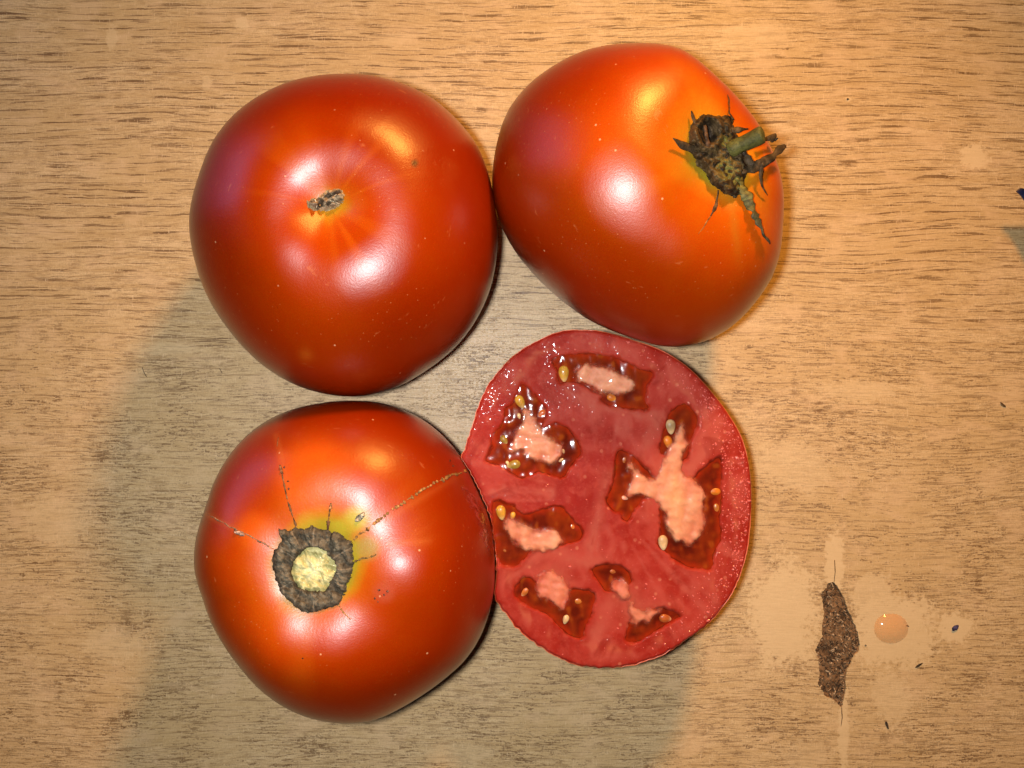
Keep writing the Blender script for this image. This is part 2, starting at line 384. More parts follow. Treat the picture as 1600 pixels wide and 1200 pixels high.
def tube(name, pts, rad, mat, parent, col, seg=8, flat=1.0, up=None, closed_end=True, label=None, rot0=0.0):
    """tapered tube along pts; flat < 1 squashes it along the local normal"""
    pts = np.asarray(pts, float); n = len(pts); rad = np.broadcast_to(rad, (n,))
    T = np.gradient(pts, axis=0); T /= np.linalg.norm(T, axis=1)[:, None] + 1e-12
    V = []; Fc = []
    for i in range(n):
        u = np.array(up[i] if up is not None else (0, 0, 1.0)); u = u - T[i] * (u @ T[i])
        if np.linalg.norm(u) < 1e-6: u = np.array((1.0, 0, 0))
        u /= np.linalg.norm(u); s = np.cross(T[i], u)
        for k in range(seg):
            a = 2 * math.pi * k / seg + rot0
            V.append(pts[i] + rad[i] * (math.cos(a) * s + flat * math.sin(a) * u))
    for i in range(n - 1):
        for k in range(seg):
            k2 = (k + 1) % seg; Fc.append((i*seg+k, i*seg+k2, (i+1)*seg+k2, (i+1)*seg+k))
    Fc.append(tuple(range(seg))[::-1]); Fc.append(tuple((n-1)*seg + k for k in range(seg)))
    c = np.asarray(col, float)
    C = np.repeat(c, seg, 0) if c.ndim == 2 else np.tile(c, (len(V), 1))
    return mesh_obj(name, V, Fc, mat, parent, C, label=label)
def resample(poly, step):
    poly = np.asarray(poly, float); seg = np.hypot(*np.diff(poly[:, :2], axis=0).T); L = np.concatenate([[0], np.cumsum(seg)])
    n = max(2, int(L[-1] / step) + 1); t = np.linspace(0, L[-1], n)
    return np.stack([np.interp(t, L, poly[:, k]) for k in range(poly.shape[1])], 1), t / L[-1]
for pl, wd, cc in [([(1304, 875), (1305, 893), (1303, 912)], 0.7, (0.14, 0.08, 0.03)), ([(1315, 1105), (1316, 1122), (1314, 1135)], 0.8, (0.16, 0.09, 0.04))]:
    q, t = resample(pl, 2.0); tube('crack', [P(x, y, 0.00001) for x, y in q], wd * S * (0.4 + 0.6 * np.sin(np.pi * np.clip(t*.8+.2, 0, 1))), PLAIN, table, cc, 6, 0.2)

# ------------------------------------------------------------------ whole tomatoes
class Tomato:
    def __init__(s, outline, stem_px, zc, cu, cb, dimple, ribs, seed, colfun, mat, label, p=2.25, nps=150, nal=240, flats=()):
        s.out = smooth_poly(outline, 4); oc = (s.out.max(0) + s.out.min(0)) / 2
        C = P(oc[0], oc[1], zc); s.C = C
        ot = np.arctan2(-(s.out[:, 1] - oc[1]), s.out[:, 0] - oc[0]); rr = np.hypot(*(s.out - oc).T)
        o_ = np.argsort(ot); nb = 64; bins = np.linspace(-np.pi, np.pi, nb, endpoint=False) + np.pi / nb
        tgt = np.interp(bins, ot[o_], rr[o_], period=2 * np.pi)
        a = tgt * (D - zc) / F
        def base(d, a):
            th = np.arctan2(d[:, 1], d[:, 0]); at = np.interp(th, bins, a, period=2 * np.pi)
            ch = np.hypot(d[:, 0], d[:, 1]); c_ = np.where(d[:, 2] > 0, cu, cb)
            mean = a.mean(); k = sstep(0.0, 0.6, ch)          # poles forget the outline
            at = mean * (1 - k) + at * k
            return (np.abs(ch / at) ** p + np.abs(d[:, 2] / c_) ** p) ** (-1 / p)
        # stem direction
        g = Fourier(3, 1, 2); dirs = RNG.normal(size=(40000, 3)); dirs /= np.linalg.norm(dirs, axis=1)[:, None]; dirs = dirs[dirs[:, 2] > 0.2]
        V = C + dirs * base(dirs, a)[:, None]; e = np.hypot(*(proj(V) - np.array(stem_px)).T); sd = dirs[np.argmin(e)]
        ax = np.cross(sd, (0, 1, 0.01)); ax /= np.linalg.norm(ax); ay = np.cross(sd, ax)
        ps = np.concatenate([np.linspace(0, 0.9, int(nps*.5), endpoint=False), np.linspace(0.9, np.pi, nps - int(nps*.5))])
        al = np.linspace(0, 2 * np.pi, nal, endpoint=False)
        PS, AL = np.meshgrid(ps, al, indexing='ij'); PS = PS.ravel(); AL = AL.ravel()
        d = np.cos(PS)[:, None]*sd + np.sin(PS)[:, None]*(np.cos(AL)[:, None]*ax + np.sin(AL)[:, None]*ay)
        dep, wid, crest, cw = dimple
        f_lump = Fourier(3, 0.55, 20, seed); ca = np.stack([np.cos(AL), np.sin(AL)], 1)
        f_rib = Fourier(2, 0.33, 18, seed + 1)
        rib = f_rib(ca)
        disp = -dep * np.exp(-(PS / wid) ** 2) + crest * np.exp(-((PS - cw) / (cw * .6)) ** 2)
        disp = disp + ribs[0] * rib * np.exp(-((PS - ribs[1]) / ribs[2]) ** 2) * sstep(0, .12, PS)
        disp = disp + 0.0005 * f_lump(d)
        for it in range(10):
            V = C + d * (base(d, a) + disp)[:, None]
            q = proj(V) - oc; th = np.arctan2(-q[:, 1], q[:, 0]); r = np.hypot(*q.T)
            bi = ((th + np.pi) / (2 * np.pi) * nb).astype(int) % nb; mx = np.zeros(nb); np.maximum.at(mx, bi, r)
            k = tgt / np.maximum(mx, 1); fk = np.fft.rfft(k); fk[11:] = 0; k = np.fft.irfft(fk, nb); a = a * k
        V = C + d * (base(d, a) + disp)[:, None]
        for fx, fy, dl, kf in flats:                         # slightly flattened cheeks
            e = np.hypot(*(proj(V) - np.array((fx, fy))).T) + (V[:, 2] < C[2]) * 1e4
            p0 = V[np.argmin(e)]; vw = np.array((0, 0, D)) - p0; vw /= np.linalg.norm(vw)
            fl = np.array((-60 * S, 5 * S, D + .002)) - p0; n0 = vw + fl / np.linalg.norm(fl); n0 /= np.linalg.norm(n0)
            h = (V - C) @ n0; h = h - (h.max() - dl); h = np.maximum(h, 0)
            V = V - n0 * (kf * 1.33 * h * h / (h + dl))[:, None]
        zmin = V[:, 2].min()
        V[:, 2] = np.where(V[:, 2] < zmin + 0.003, zmin + 0.0006 + (V[:, 2] - zmin) * 0.8, V[:, 2])
        V[:, 2] -= V[:, 2].min() * np.clip((C[2] - V[:, 2]) / (C[2] - V[:, 2].min()), 0, 1)
        Fc = []
        nr = len(ps)
        for i in range(nr - 1):
            for k in range(nal):
                k2 = (k + 1) % nal; Fc.append((i*nal+k, (i+1)*nal+k, (i+1)*nal+k2, i*nal+k2))
        col = colfun(PS, AL, ca, d, proj(V)) * np.array((.82, .72, .7))
        s.root = thing('tomato', (C[0], C[1], 0), label, 'tomato', 'whole tomatoes on the table')
        s.sd = sd; Fc = [f[::-1] for f in Fc] if np.dot(np.cross(V[Fc[nal*20][1]] - V[Fc[nal*20][0]], V[Fc[nal*20][2]] - V[Fc[nal*20][0]]), d[Fc[nal*20][0]]) < 0 else Fc
        s.body = mesh_obj('skin', V, Fc, mat, s.root, col)
        s.bvh = BVHTree.FromPolygons([tuple(v) for v in V.tolist()], Fc)
        s.last = C[2]
    def hit(s, px, py):
        o = Vector((0, 0, D)); t = Vector(P(px, py)) - o
        h, n, i, _ = s.bvh.ray_cast(o, t.normalized())
        if h is None: return None
        s.last = h.z
        if n.dot(t) > 0: n = -n
        return np.array(h), np.array(n)
    def line(s, pts, lifts=0.0):
        """photo polyline laid on the skin; where it leaves the skin it keeps its height"""
        out = []; nn = []
        lifts = np.broadcast_to(lifts, (len(pts),)); n0 = np.array((0, 0, 1.0)); zl = 0.03
        for (x, y), l in zip(pts, lifts):
            h = s.hit(x, y)
            if h is None: out.append(P(x, y, zl + l)); nn.append(n0)
            else: out.append(h[0] + h[1] * l); zl = h[0][2]; n0 = h[1]; nn.append(h[1])
        return np.array(out), np.array(nn)
    def patch(s, name, poly, hfun, cfun, mat, step=1.2, jag=0.0, jscale=3.0, seed=0, label=None, kind=None, hole=None, dirn=None):
        poly = np.asarray(poly, float); mn, mx = poly.min(0) - 3, poly.max(0) + 3
        xs = np.arange(mn[0], mx[0], step); ys = np.arange(mn[1], mx[1], step)
        X, Y = np.meshgrid(xs, ys); pts = np.stack([X.ravel(), Y.ravel()], 1)
        dd = inside_dist(poly, pts)
        if hole is not None: dd = np.minimum(dd, -inside_dist(hole, pts))
        if jag: dd = dd + jag * Fourier(2, jscale, 30, seed)(pts)
        H = hfun(pts, dd); Cc = cfun(pts, dd)
        idx = -np.ones(len(pts), int); V = []; C = []
        for i in np.nonzero(dd > -step)[0]:
            h = s.hit(*pts[i])
            if h is None: continue
            idx[i] = len(V); V.append(h[0] + (h[1] if dirn is None else dirn) * (H[i] if dd[i] > 0 else -0.0004 if dirn is not None else -0.00015)); C.append(Cc[i])
        nx = len(xs); Fc = []
        for j in range(len(ys) - 1):
            for i in range(nx - 1):
                q = [idx[j*nx+i], idx[(j+1)*nx+i], idx[(j+1)*nx+i+1], idx[j*nx+i+1]]
                if min(q) >= 0: Fc.append(q)
        return mesh_obj(name, V, Fc, mat, s.root, np.array(C), label=label, kind=kind)

def lerp3(t, stops):
    """piecewise colour along t"""
    xs = [a for a, _ in stops]; cs = np.array([c for _, c in stops])
    return np.stack([np.interp(t, xs, cs[:, k]) for k in range(3)], -1)
RED, RED2 = (0.26, 0.0175, 0.0001), (0.33, 0.030, 0.0002)
ORG, YEL, GRN = (0.52, 0.085, 0.003), (0.50, 0.22, 0.010), (0.27, 0.23, 0.02)
def seg_dist(q, a, b):
    a, b = np.array(a, float), np.array(b, float); e = b - a; t = np.clip(((q - a) @ e) / (e @ e), 0, 1)
    return np.hypot(*(q - a - t[:, None] * e).T), t

def col1(PS, AL, ca, d, q):
    f = Fourier(2, 0.10, 26, 61)(ca); f2 = Fourier(2, 0.5, 12, 62)(ca); g = Fourier(3, 0.35, 18, 63)(d)
    t = PS * (1 + 0.22 * f2) + 0.06 * g
    c = lerp3(t, [(0, YEL), (0.10, ORG), (0.20, (0.46, 0.050, 0.001)), (0.55, RED2), (1.0, RED), (3, RED)])
    st = np.clip(f - 0.7, 0, 1.3) / 1.3 * np.exp(-((PS - .22) / .28) ** 2)
    c = c * (1 - .42 * st[:, None]) + np.array((0.60, 0.12, 0.004)) * .42 * st[:, None]
    sp = np.exp(-(np.hypot(*(q - (648, 255)).T) / 5.5) ** 4)[:, None]
    c = c * (1 - .92 * sp) + np.array((0.05, 0.01, 0.005)) * .85 * sp
    sp = np.exp(-(np.hypot(*(q - (478, 555)).T) / 10) ** 2)[:, None] * .4
    return c * (1 - sp) + np.array((0.5, 0.12, 0.01)) * sp
t1_out = [(545,115),(591,119),(636,133),(675,153),(705,177),(746,227),(767,282),(777,346),(776,401),(765,456),(737,511),(696,557),(636,598),(591,614),(545,620),
 (490,612),(444,594),(398,562),(357,516),(325,466),(304,411),(295,365),(298,319),(311,269),(330,223),(362,182),(403,150),(453,127),(499,117)]
T1 = Tomato(t1_out, (510, 312), 0.036, 0.0345, 0.0365, (0.0046, 0.25, 0.0012, 0.50), (0.0002, 0.5, 0.3), 21, col1, mat_skin('skin_a', 1),
    'large red tomato at upper left with a small brown crumpled scar in its dimple', flats=[(550, 425, .0014, .35)])

def col3(PS, AL, ca, d, q):
    f = Fourier(2, 0.11, 26, 71)(ca); f2 = Fourier(2, 0.5, 12, 72)(ca); g = Fourier(3, 0.3, 18, 73)(d)
    t = PS * (1 + 0.10 * f2) + 0.03 * g + .10 * sstep(850, 950, q[:, 1])
    c = lerp3(t, [(0, GRN), (0.30, (0.38, 0.30, 0.02)), (0.34, YEL), (0.41, (0.54, 0.095, 0.003)), (0.60, (0.45, 0.048, 0.001)), (0.85, RED2), (1.15, RED), (3, RED)])
    st = np.clip(f - .7, 0, 1.3) / 1.3 * np.exp(-((PS - .55) / .28) ** 2)
    c = c * (1 - .28 * st[:, None]) + np.array((0.58, 0.13, 0.006)) * .28 * st[:, None]
    # green shoulder up right, tan scab right, orange fan up
    for (x, y), r, cc, k in [((556, 812), 21, (0.50, 0.42, 0.03), .9), ((530, 824), 13, (0.46, 0.38, 0.03), .6), ((480, 817), 16, (0.55, 0.36, 0.03), .45), ((574, 856), 19, (0.40, 0.27, 0.06), .95),
            ((490, 745), 60, (0.82, 0.15, 0.01), .5), ((443, 715), 12, (0.60, 0.10, 0.02), .35), ((447, 750), 14, (0.60, 0.10, 0.02), .35), ((400, 830), 30, (.8, .15, .01), .4),
            ((600, 925), 17, (0.5, 0.10, 0.05), .5)]:
        w_ = (k * np.exp(-(np.hypot(*(q - (x, y)).T) / r) ** 4))[:, None]; c = c * (1 - w_) + np.array(cc) * w_
    for a, b, r in [((432, 680), (462, 818), 5), ((325, 805), (432, 858), 4), ((555, 838), (728, 737), 6), ((608, 850), (672, 845), 4), ((530, 945), (550, 970), 4)]:
        dd, t_ = seg_dist(q, a, b); w_ = (.38 * (1 - .7 * t_) * np.exp(-((dd + 1.5 * g) / r) ** 2))[:, None]; c = c * (1 - w_) + np.array((0.60, 0.16, 0.03)) * w_
    return c
t3_out = [(554,626),(595,629),(640,644),(676,666),(707,695),(730,727),(752,776),(766,812),(773,862),(773,916),(761,970),(743,1010),(721,1037),(685,1069),(640,1100),
 (595,1123),(541,1131),(491,1125),(446,1107),(401,1076),(365,1033),(338,988),(318,947),(307,902),(302,875),(307,835),(316,803),(329,767),(343,731),(370,695),(406,664),(451,641),(505,629)]
T3 = Tomato(t3_out, (491, 888), 0.035, 0.0330, 0.0355, (0.0062, 0.38, 0.0014, 0.74), (0.0007, 0.66, 0.28), 34, col3, mat_skin('skin_b', 2),
    'red tomato at lower left with a dark corky ring round a pale stem core')

def col2(PS, AL, ca, d, q):
    f = Fourier(2, 0.13, 26, 81)(ca); f2 = Fourier(2, 0.5, 12, 82)(ca); g = Fourier(3, 0.35, 18, 83)(d)
    lo = np.clip((q[:, 1] - 220) / 260, 0, 1)
    t = PS * (1 + 0.10 * f2 - .18 * lo) + 0.07 * g
    c = lerp3(t, [(0, GRN), (0.20, (0.42, 0.30, 0.02)), (0.29, (0.54, 0.20, 0.008)), (0.44, (0.54, 0.095, 0.002)), (0.74, (0.45, 0.052, 0.001)), (1.00, RED2), (1.35, RED), (3, RED)])
    st = np.clip(f - .6, 0, 1.4) / 1.4 * np.exp(-((PS - .35) / .35) ** 2)
    c = c * (1 - .35 * st[:, None]) + np.array((0.60, 0.20, 0.008)) * .35 * st[:, None]
    st = np.clip(-f - .6, 0, 1.4) / 1.4 * np.exp(-((PS - .55) / .4) ** 2)
    c = c * (1 - .4 * st[:, None]) + np.array((0.66, 0.10, 0.006)) * .4 * st[:, None]
    for a, b, r in [((1142, 305), (1156, 420), 7), ((1190, 300), (1200, 400), 14)]:
        dd, t_ = seg_dist(q, a, b); w_ = (.55 * (1 - .9 * t_) * np.exp(-(dd / r) ** 2))[:, None]; c = c * (1 - w_) + np.array((0.40, 0.17, 0.012)) * w_
    return c
t2_out = [(988,67),(1031,68),(1065,76),(1099,97),(1133,129),(1162,163),(1188,197),(1205,229),(1218,263),(1225,305),(1226,348),(1218,403),(1201,445),(1175,479),(1145,509),
 (1111,530),(1073,542),(1039,544),(1005,537),(963,522),(920,501),(878,471),(835,431),(801,390),(780,348),(769,305),(769,263),(776,220),(788,182),(814,144),(848,114),(890,88),(937,72)]
T2 = Tomato(t2_out, (1128, 244), 0.036, 0.0355, 0.037, (0.0052, 0.30, 0.0014, 0.62), (0.0009, 0.65, 0.4), 45, col2, mat_skin('skin_c', 3),
    'orange-shouldered tomato at upper right with a dried green calyx and stub of stem', flats=[(985, 308, .0030, .52)])

# --- scar of the first tomato
f1 = Fourier(2, 4, 30, 101); f2 = Fourier(2, 1.8, 30, 102)
scar = smooth_poly([(479,318),(483,311),(492,309),(500,306),(508,299),(520,296),(531,295),(537,302),(537,312),(530,322),(518,328),(505,331),(494,330),(485,326)], 4)
def sc_h(p, d): return 0.0001 + 0.0011 * sstep(0, 4, d) + 0.00055 * f1(p) * sstep(0, 3, d) + 0.0003 * np.abs(f2(p))
def sc_c(p, d):
    t = np.clip(.42 + .35 * f1(p) + .2 * f2(p), 0, 1)[:, None]
    c = (1 - t) * np.array((0.09, 0.055, 0.03)) + t * np.array((0.40, 0.29, 0.17))
    e = sstep(3, 0, d)[:, None] * .5; c = c * (1 - e) + np.array((.5, .36, .17)) * e
    dk = np.exp(-(np.hypot(*(p - (529, 301)).T) / 5) ** 2)[:, None]; return c * (1 - .8 * dk) + np.array((.03, .015, .01)) * .8 * dk
T1.patch('stem_scar', scar, sc_h, sc_c, CORK, 1.0, .8, 2.0, 5)
for pl, wd in [([(511, 315), (520, 309), (530, 303)], 1.0), ([(517, 312), (526, 316), (536, 320)], 1.2), ([(490, 312), (494, 322), (492, 328)], 1.3)]:
    q, t = resample(pl, 2); L, N = T1.line(q, 0.0014); tube('fibre', L, wd * S * .7 * (1 - .5 * t), CORK, T1.root, (0.55, 0.42, 0.26), 6, .6, N)

# --- stem end of the lower left tomato
ring = rough_poly([(436,826),(440,825),(452,830),(462,822),(474,826),(488,821),(500,826),(512,828),(519,833),(530,830),(540,840),(551,846),(550,860),(554,876),(550,896),(544,910),(538,930),
 (528,946),(512,950),(490,957),(472,955),(460,948),(448,936),(438,924),(430,906),(426,888),(427,860),(442,846),(437,836)], 3, 1.0, 8)
core = smooth_poly([(480,852),(496,849),(512,854),(520,864),(530,876),(533,888),(526,904),(514,920),(508,927),(488,926),(470,924),(460,910),(453,894),(458,876),(468,862)], 4)
f3 = Fourier(2, 5, 30, 111); f4 = Fourier(2, 2.2, 40, 112); cc3 = np.array((492., 888.))
def rg_h(p, d):
    v = p - cc3; a = np.arctan2(v[:, 1], v[:, 0]); r = np.hypot(*v.T)
    fold = np.abs(np.sin(a * 4.5 + .8 * np.sin(a * 3) + r * .03))
    return 0.0003 + 0.0009 * sstep(0, 5, d) + 0.0005 * fold * sstep(0, 8, d) + 0.00028 * f3(p) + 0.00018 * np.abs(f4(p)) + .0007 * sstep(52, 40, r)
def rg_c(p, d):
    v = p - cc3; a = np.arctan2(v[:, 1], v[:, 0]); t = np.clip(.45 + .25 * f3(p) + .22 * f4(p), 0, 1)[:, None]
    c = (1 - t) * np.array((0.060, 0.046, 0.028)) + t * np.array((0.170, 0.135, 0.085))
    ln = (np.exp(-(np.sin(a * 4.5 + .8 * np.sin(a * 3)) / .07) ** 2) * .55)[:, None]
    c = c * (1 - ln) + np.array((.34, .26, .17)) * ln
    e = (sstep(2.5, 0, d) * .7)[:, None]; return c * (1 - e) + np.array((.04, .03, .015)) * e
T3.patch('corky_ring', ring, rg_h, rg_c, CORK, 1.0, .5, 2.5, 9, hole=(core - cc3) * .93 + cc3)
def co_h(p, d):
    v = p - cc3; a = np.arctan2(v[:, 1], v[:, 0]); r = np.hypot(*v.T)
    lobes = .5 + .5 * np.cos(a * 6 + .5 * np.sin(2 * a))
    star = np.exp(-(r / (13 + 9 * lobes)) ** 3)
    return 0.0012 + 0.0010 * sstep(0, 6, d) + .0007 * star - .0003 * lobes * (r > 12) * sstep(10, 22, r) + 0.00022 * f3(p) + .00010 * f4(p)
def co_c(p, d):
    v = p - cc3; a = np.arctan2(v[:, 1], v[:, 0]); r = np.hypot(*v.T)
    lobes = .5 + .5 * np.cos(a * 6 + .5 * np.sin(2 * a)); star = np.exp(-(r / (12 + 10 * lobes)) ** 4)[:, None]
    t = np.clip(.5 + .35 * f3(p) + .2 * f4(p), 0, 1)[:, None]
    c = (1 - t) * np.array((0.34, 0.30, 0.11)) + t * np.array((0.58, 0.50, 0.22))
    c = c * (1 - star) + np.array((.68, .62, .33)) * star
    e = (sstep(2.5, 0, d) * .5)[:, None]; c = c * (1 - e) + np.array((.22, .17, .07)) * e
    dk = np.exp(-(np.hypot(*(p - (503, 910)).T) / 2.5) ** 2)[:, None]; return c * (1 - .8 * dk) + np.array((.1, .05, .02)) * .8 * dk
T3.patch('stem_core', core, co_h, co_c, CORE, 1.0, .9, 3, 12)
def crack(T, pl, w0, w1, col, bead=0.5, seed=0, lift=0.00003, name='crack'):
    q, t = resample(pl, 1.0); f = Fourier(1, 1.4, 20, seed); g_ = Fourier(1, 4, 20, seed + 1)
    q[:, 1] += .8 * g_(q[:, :1]); L, N = T.line(q, lift)
    r = np.interp(t, [0, 1], [w0, w1]) * (1 + bead * f(np.arange(len(q))[:, None])) ; r = np.clip(r, .15, 9) * S * .5 * .84
    c = np.array(col) * (1 + .35 * f(np.arange(len(q))[:, None] * 1.3))[:, None].clip(.4, 1.7)
    return tube(name, L, r, CORK, T.root, c, 6, .38, N)
BRN = (0.20, 0.085, 0.03)
crack(T3, [(437, 727), (443, 752), (450, 785), (458, 808), (463, 822)], 1.6, 2.6, BRN, .5, 1)
crack(T3, [(435, 684), (433, 698)], 1.2, .6, BRN, .5, 2)
crack(T3, [(325, 803), (345, 815), (362, 825), (385, 834), (408, 846), (428, 857)], 1.3, 2.0, (0.34, .17, .09), .5, 3)
crack(T3, [(517, 786), (515, 800), (513, 815), (512, 828)], 1.6, 3.0, BRN, .5, 4)
crack(T3, [(553, 843), (570, 829), (588, 815), (606, 802), (630, 786), (656, 768), (680, 754), (704, 744), (728, 736)], 2.6, 3.2, (0.36, 0.17, 0.05), .75, 5)
crack(T3, [(528, 944), (536, 955), (548, 968)], 1.8, .8, (0.35, .18, .05), .4, 6)
crack(T3, [(555, 877), (565, 872), (577, 871), (588, 866)], 2.4, 1.4, (0.17, .10, .03), .5, 7)
def lens(T, x, y, L, W, ang, col, name='scab', h=.0004, seed=3):
    a = np.linspace(0, 2 * np.pi, 24, endpoint=False); ca_, sa = math.cos(ang), math.sin(ang)
    poly = np.stack([x + L*np.cos(a)*ca_ - W*np.sin(a)*np.abs(np.sin(a))**.3*sa, y + L*np.cos(a)*sa + W*np.sin(a)*np.abs(np.sin(a))**.3*ca_], 1)
    ff = Fourier(2, 1.8, 30, seed)
    T.patch(name, poly, lambda p, d: .00005 + h * sstep(0, 2, d) * (1 + .5 * ff(p)),
            lambda p, d: np.array(col)[None] * (1 + .45 * ff(p))[:, None].clip(.3, 2) * (.45 + .55 * sstep(0, 2.0, d))[:, None], CORK, .8, .4, 2, seed)
lens(T3, 562, 808, 10, 5, -.75, (0.36, 0.30, 0.20))
lens(T3, 374, 833, 10, 3.5, .35, (0.40, 0.24, 0.17), seed=6)
lens(T3, 440, 735, 9, 2.2, 1.35, (0.30, 0.12, 0.05), seed=8)
lens(T3, 517, 791, 6, 2.2, -1.4, (0.50, 0.22, 0.08), seed=9)
for i, (x, y, r) in enumerate([(450, 752, 1.2), (451, 764, 1.6), (444, 730, 1.2), (592, 922, 2.0), (600, 929, 1.6), (586, 935, 1.5), (606, 924, 1.8), (590, 940, 1.2), (703, 720, 1.3), (708, 728, 1.1), (473, 1029, 1.2)]):
    lens(T3, x, y, r * 1.4, r, i, (0.20, 0.07, 0.04), 'fleck', .0002, i)

js = M('juice_smear'); jc = js.coord(); jn = js.noise(js.map(jc, (700,) * 3), 3.0, 0.6)
js.set(Base_Color=(0.30, 0.035, 0.025), Roughness=0.10, Alpha=js.ramp(jn, 0.42, 0.6, 0.12, 0.75), Normal=js.bump(jn, 0.0004, 1.0), Coat_Weight=1.0, Coat_Roughness=0.08)
T3.patch('juice_smear', smooth_poly([(723,762),(735,766),(748,782),(757,800),(765,830),(769,862),(763,866),(752,842),(745,815),(733,790),(724,775)], 3), lambda p, d: .00004 + .0002 * sstep(0, 6, d), lambda p, d: np.ones((len(p), 3)), js.m, 1.2, 1.5, 4, 77)

# --- calyx and stem of the upper right tomato
cal = smooth_poly([(1087,186),(1103,178),(1117,181),(1142,182),(1149,206),(1163,238),(1170,265),(1160,287),(1164,301),(1146,308),(1121,296),(1099,269),(1083,242),(1076,220),(1077,204)], 5)
f5 = Fourier(2, 7, 26, 121, ); f6 = Fourier(2, 2.4, 40, 122)
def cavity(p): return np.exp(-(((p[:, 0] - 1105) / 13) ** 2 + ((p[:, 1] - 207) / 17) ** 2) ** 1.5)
def ca_h(p, d):
    r = np.hypot((p[:, 0] - 1105) / 13, (p[:, 1] - 207) / 17)
    rim = np.exp(-((r - 1.45) / .35) ** 2)
    return np.maximum(0.0004 + .0001 * f6(p), 0.0006 + 0.0030 * sstep(0, 11, d) + .0012 * rim * sstep(0, 4, d) - .0042 * cavity(p) + 0.0004 * f5(p) * sstep(0, 5, d) + .00032 * np.abs(f6(p)) * sstep(0, 3, d))
def ca_c(p, d):
    t = np.clip(.4 + .3 * f5(p) + .3 * f6(p), 0, 1)[:, None]
    c = (1 - t) * np.array((0.026, 0.015, 0.006)) + t * np.array((0.110, 0.066, 0.024))
    for (x, y), r, k in [((1132, 222), 9, .9), ((1136, 268), 13, .85), ((1146, 284), 12, .7), ((1126, 256), 10, .5)]:
        w_ = (k * np.clip(.6 + .6 * f6(p), 0, 1) * np.exp(-(np.hypot(*(p - (x, y)).T) / r) ** 2))[:, None]; c = c * (1 - w_) + np.array((0.20, 0.185, 0.03)) * w_
    w_ = (.8 * np.exp(-(((p[:, 0] - 1118) / 9) ** 2 + ((p[:, 1] - 201) / 7) ** 2) ** 2))[:, None]; c = c * (1 - w_) + np.array((0.15, 0.095, 0.045)) * w_
    w_ = (.93 * np.exp(-(((p[:, 0] - 1103) / 13) ** 2 + ((p[:, 1] - 214) / 14) ** 2) ** 2))[:, None]; return c * (1 - w_) + np.array((0.022, 0.013, 0.008)) * w_  # shade of the hollow painted into the calyx colour
hd = np.array((0, 0, D)) - T2.hit(1115, 240)[0]; hd = hd / np.linalg.norm(hd) + .15 * T2.sd; hd /= np.linalg.norm(hd)
T2.patch('calyx', cal, ca_h, ca_c, CALYX, 1.0, 1.2, 3.5, 14, dirn=hd)
def sepal(pl, wd, lift, col=(0.060, 0.036, 0.016), seed=0, flat=.35, col2=None):
    pl = np.column_stack([np.array(pl, float), np.broadcast_to(lift, (len(pl),))]); wd = np.broadcast_to(wd, (len(pl),))
    q, t = resample(np.column_stack([pl, wd]), 1.6); f = Fourier(1, 5, 20, seed)
    k = np.arange(len(q))[:, None] * 1.6
    q[:, 0] += .7 * f(k); L, N = T2.line(q[:, :2], q[:, 2])
    for _ in range(3): L[1:-1] = (L[:-2] + 2 * L[1:-1] + L[2:]) / 4
    N = N + .45 * np.cross(N, np.gradient(L, axis=0) / (np.linalg.norm(np.gradient(L, axis=0), axis=1)[:, None] + 1e-9)) * f(k * .6)[:, None]
    r = q[:, 3] * S * .5 * .83 * (1 + .16 * f(k * 1.7)); r = np.clip(r, .00006, 1)
    c = np.array(col) * (1 + .35 * f(k * 2))[:, None].clip(.4, 1.8)
    if col2 is not None: c = c * t[:, None] + (1 - t[:, None]) * np.array(col2) * (1 + .3 * f(k * 3))[:, None]
    tube('sepal', L, r, CALYX, T2.root, c, 10, flat, N)
mmv = 0.001
sepal([(1086, 240), (1072, 236), (1058, 229), (1050, 224), (1043, 221)], [9, 11, 10, 6, 2], [2*mmv, 1.6*mmv, 1.4*mmv, 1.6*mmv, 2*mmv], seed=1)
sepal([(1085, 215), (1080, 196), (1075, 184), (1074, 176)], [7, 6, 5, 2], [2*mmv, 1.6*mmv, 1.2*mmv, 1.2*mmv], seed=2)
sepal([(1136, 190), (1137, 178), (1138, 160), (1137, 148)], [6, 3.5, 2.6, 1], [2*mmv, .7*mmv, .3*mmv, .1*mmv], seed=3)
sepal([(1120, 300), (1119, 314), (1116, 326), (1110, 338)], [2, 3, 6, 2], [.8*mmv, .3*mmv, .3*mmv, .1*mmv], col=(.10, .05, .02), seed=4, flat=.3)
sepal([(1110, 338), (1101, 352), (1092, 366)], [2.2, 1.6, .6], [.1*mmv, .05*mmv, 0], col=(.30, .11, .02), seed=5, flat=.25)
sepal([(1146, 285), (1155, 302), (1164, 322), (1171, 338), (1180, 353), (1187, 368), (1196, 381)], [12, 14, 13, 14, 10, 8, 3], [2.4*mmv, 1.8*mmv, 1.5*mmv, 1.7*mmv, 1.5*mmv, 1.2*mmv, 1.2*mmv], col=(.06, .045, .03), seed=6, col2=(.13, .115, .025))
sepal([(1150, 272), (1163, 272), (1178, 264), (1191, 254), (1198, 244), (1203, 240)], [16, 16, 14, 12, 10, 5], [2.4*mmv, 2.6*mmv, 2.8*mmv, 3.2*mmv, 3.6*mmv, 4*mmv], seed=7)
sepal([(1178, 266), (1178, 280), (1182, 293), (1188, 302), (1194, 307)], [8, 5, 4.5, 3.5, 2], [3.4*mmv, 2.6*mmv, 1.8*mmv, 1.4*mmv, 1*mmv], seed=8)
sepal([(1150, 238), (1160, 252), (1166, 266)], [10, 9, 9], [3*mmv, 2.6*mmv, 2.8*mmv], seed=9, flat=.6)
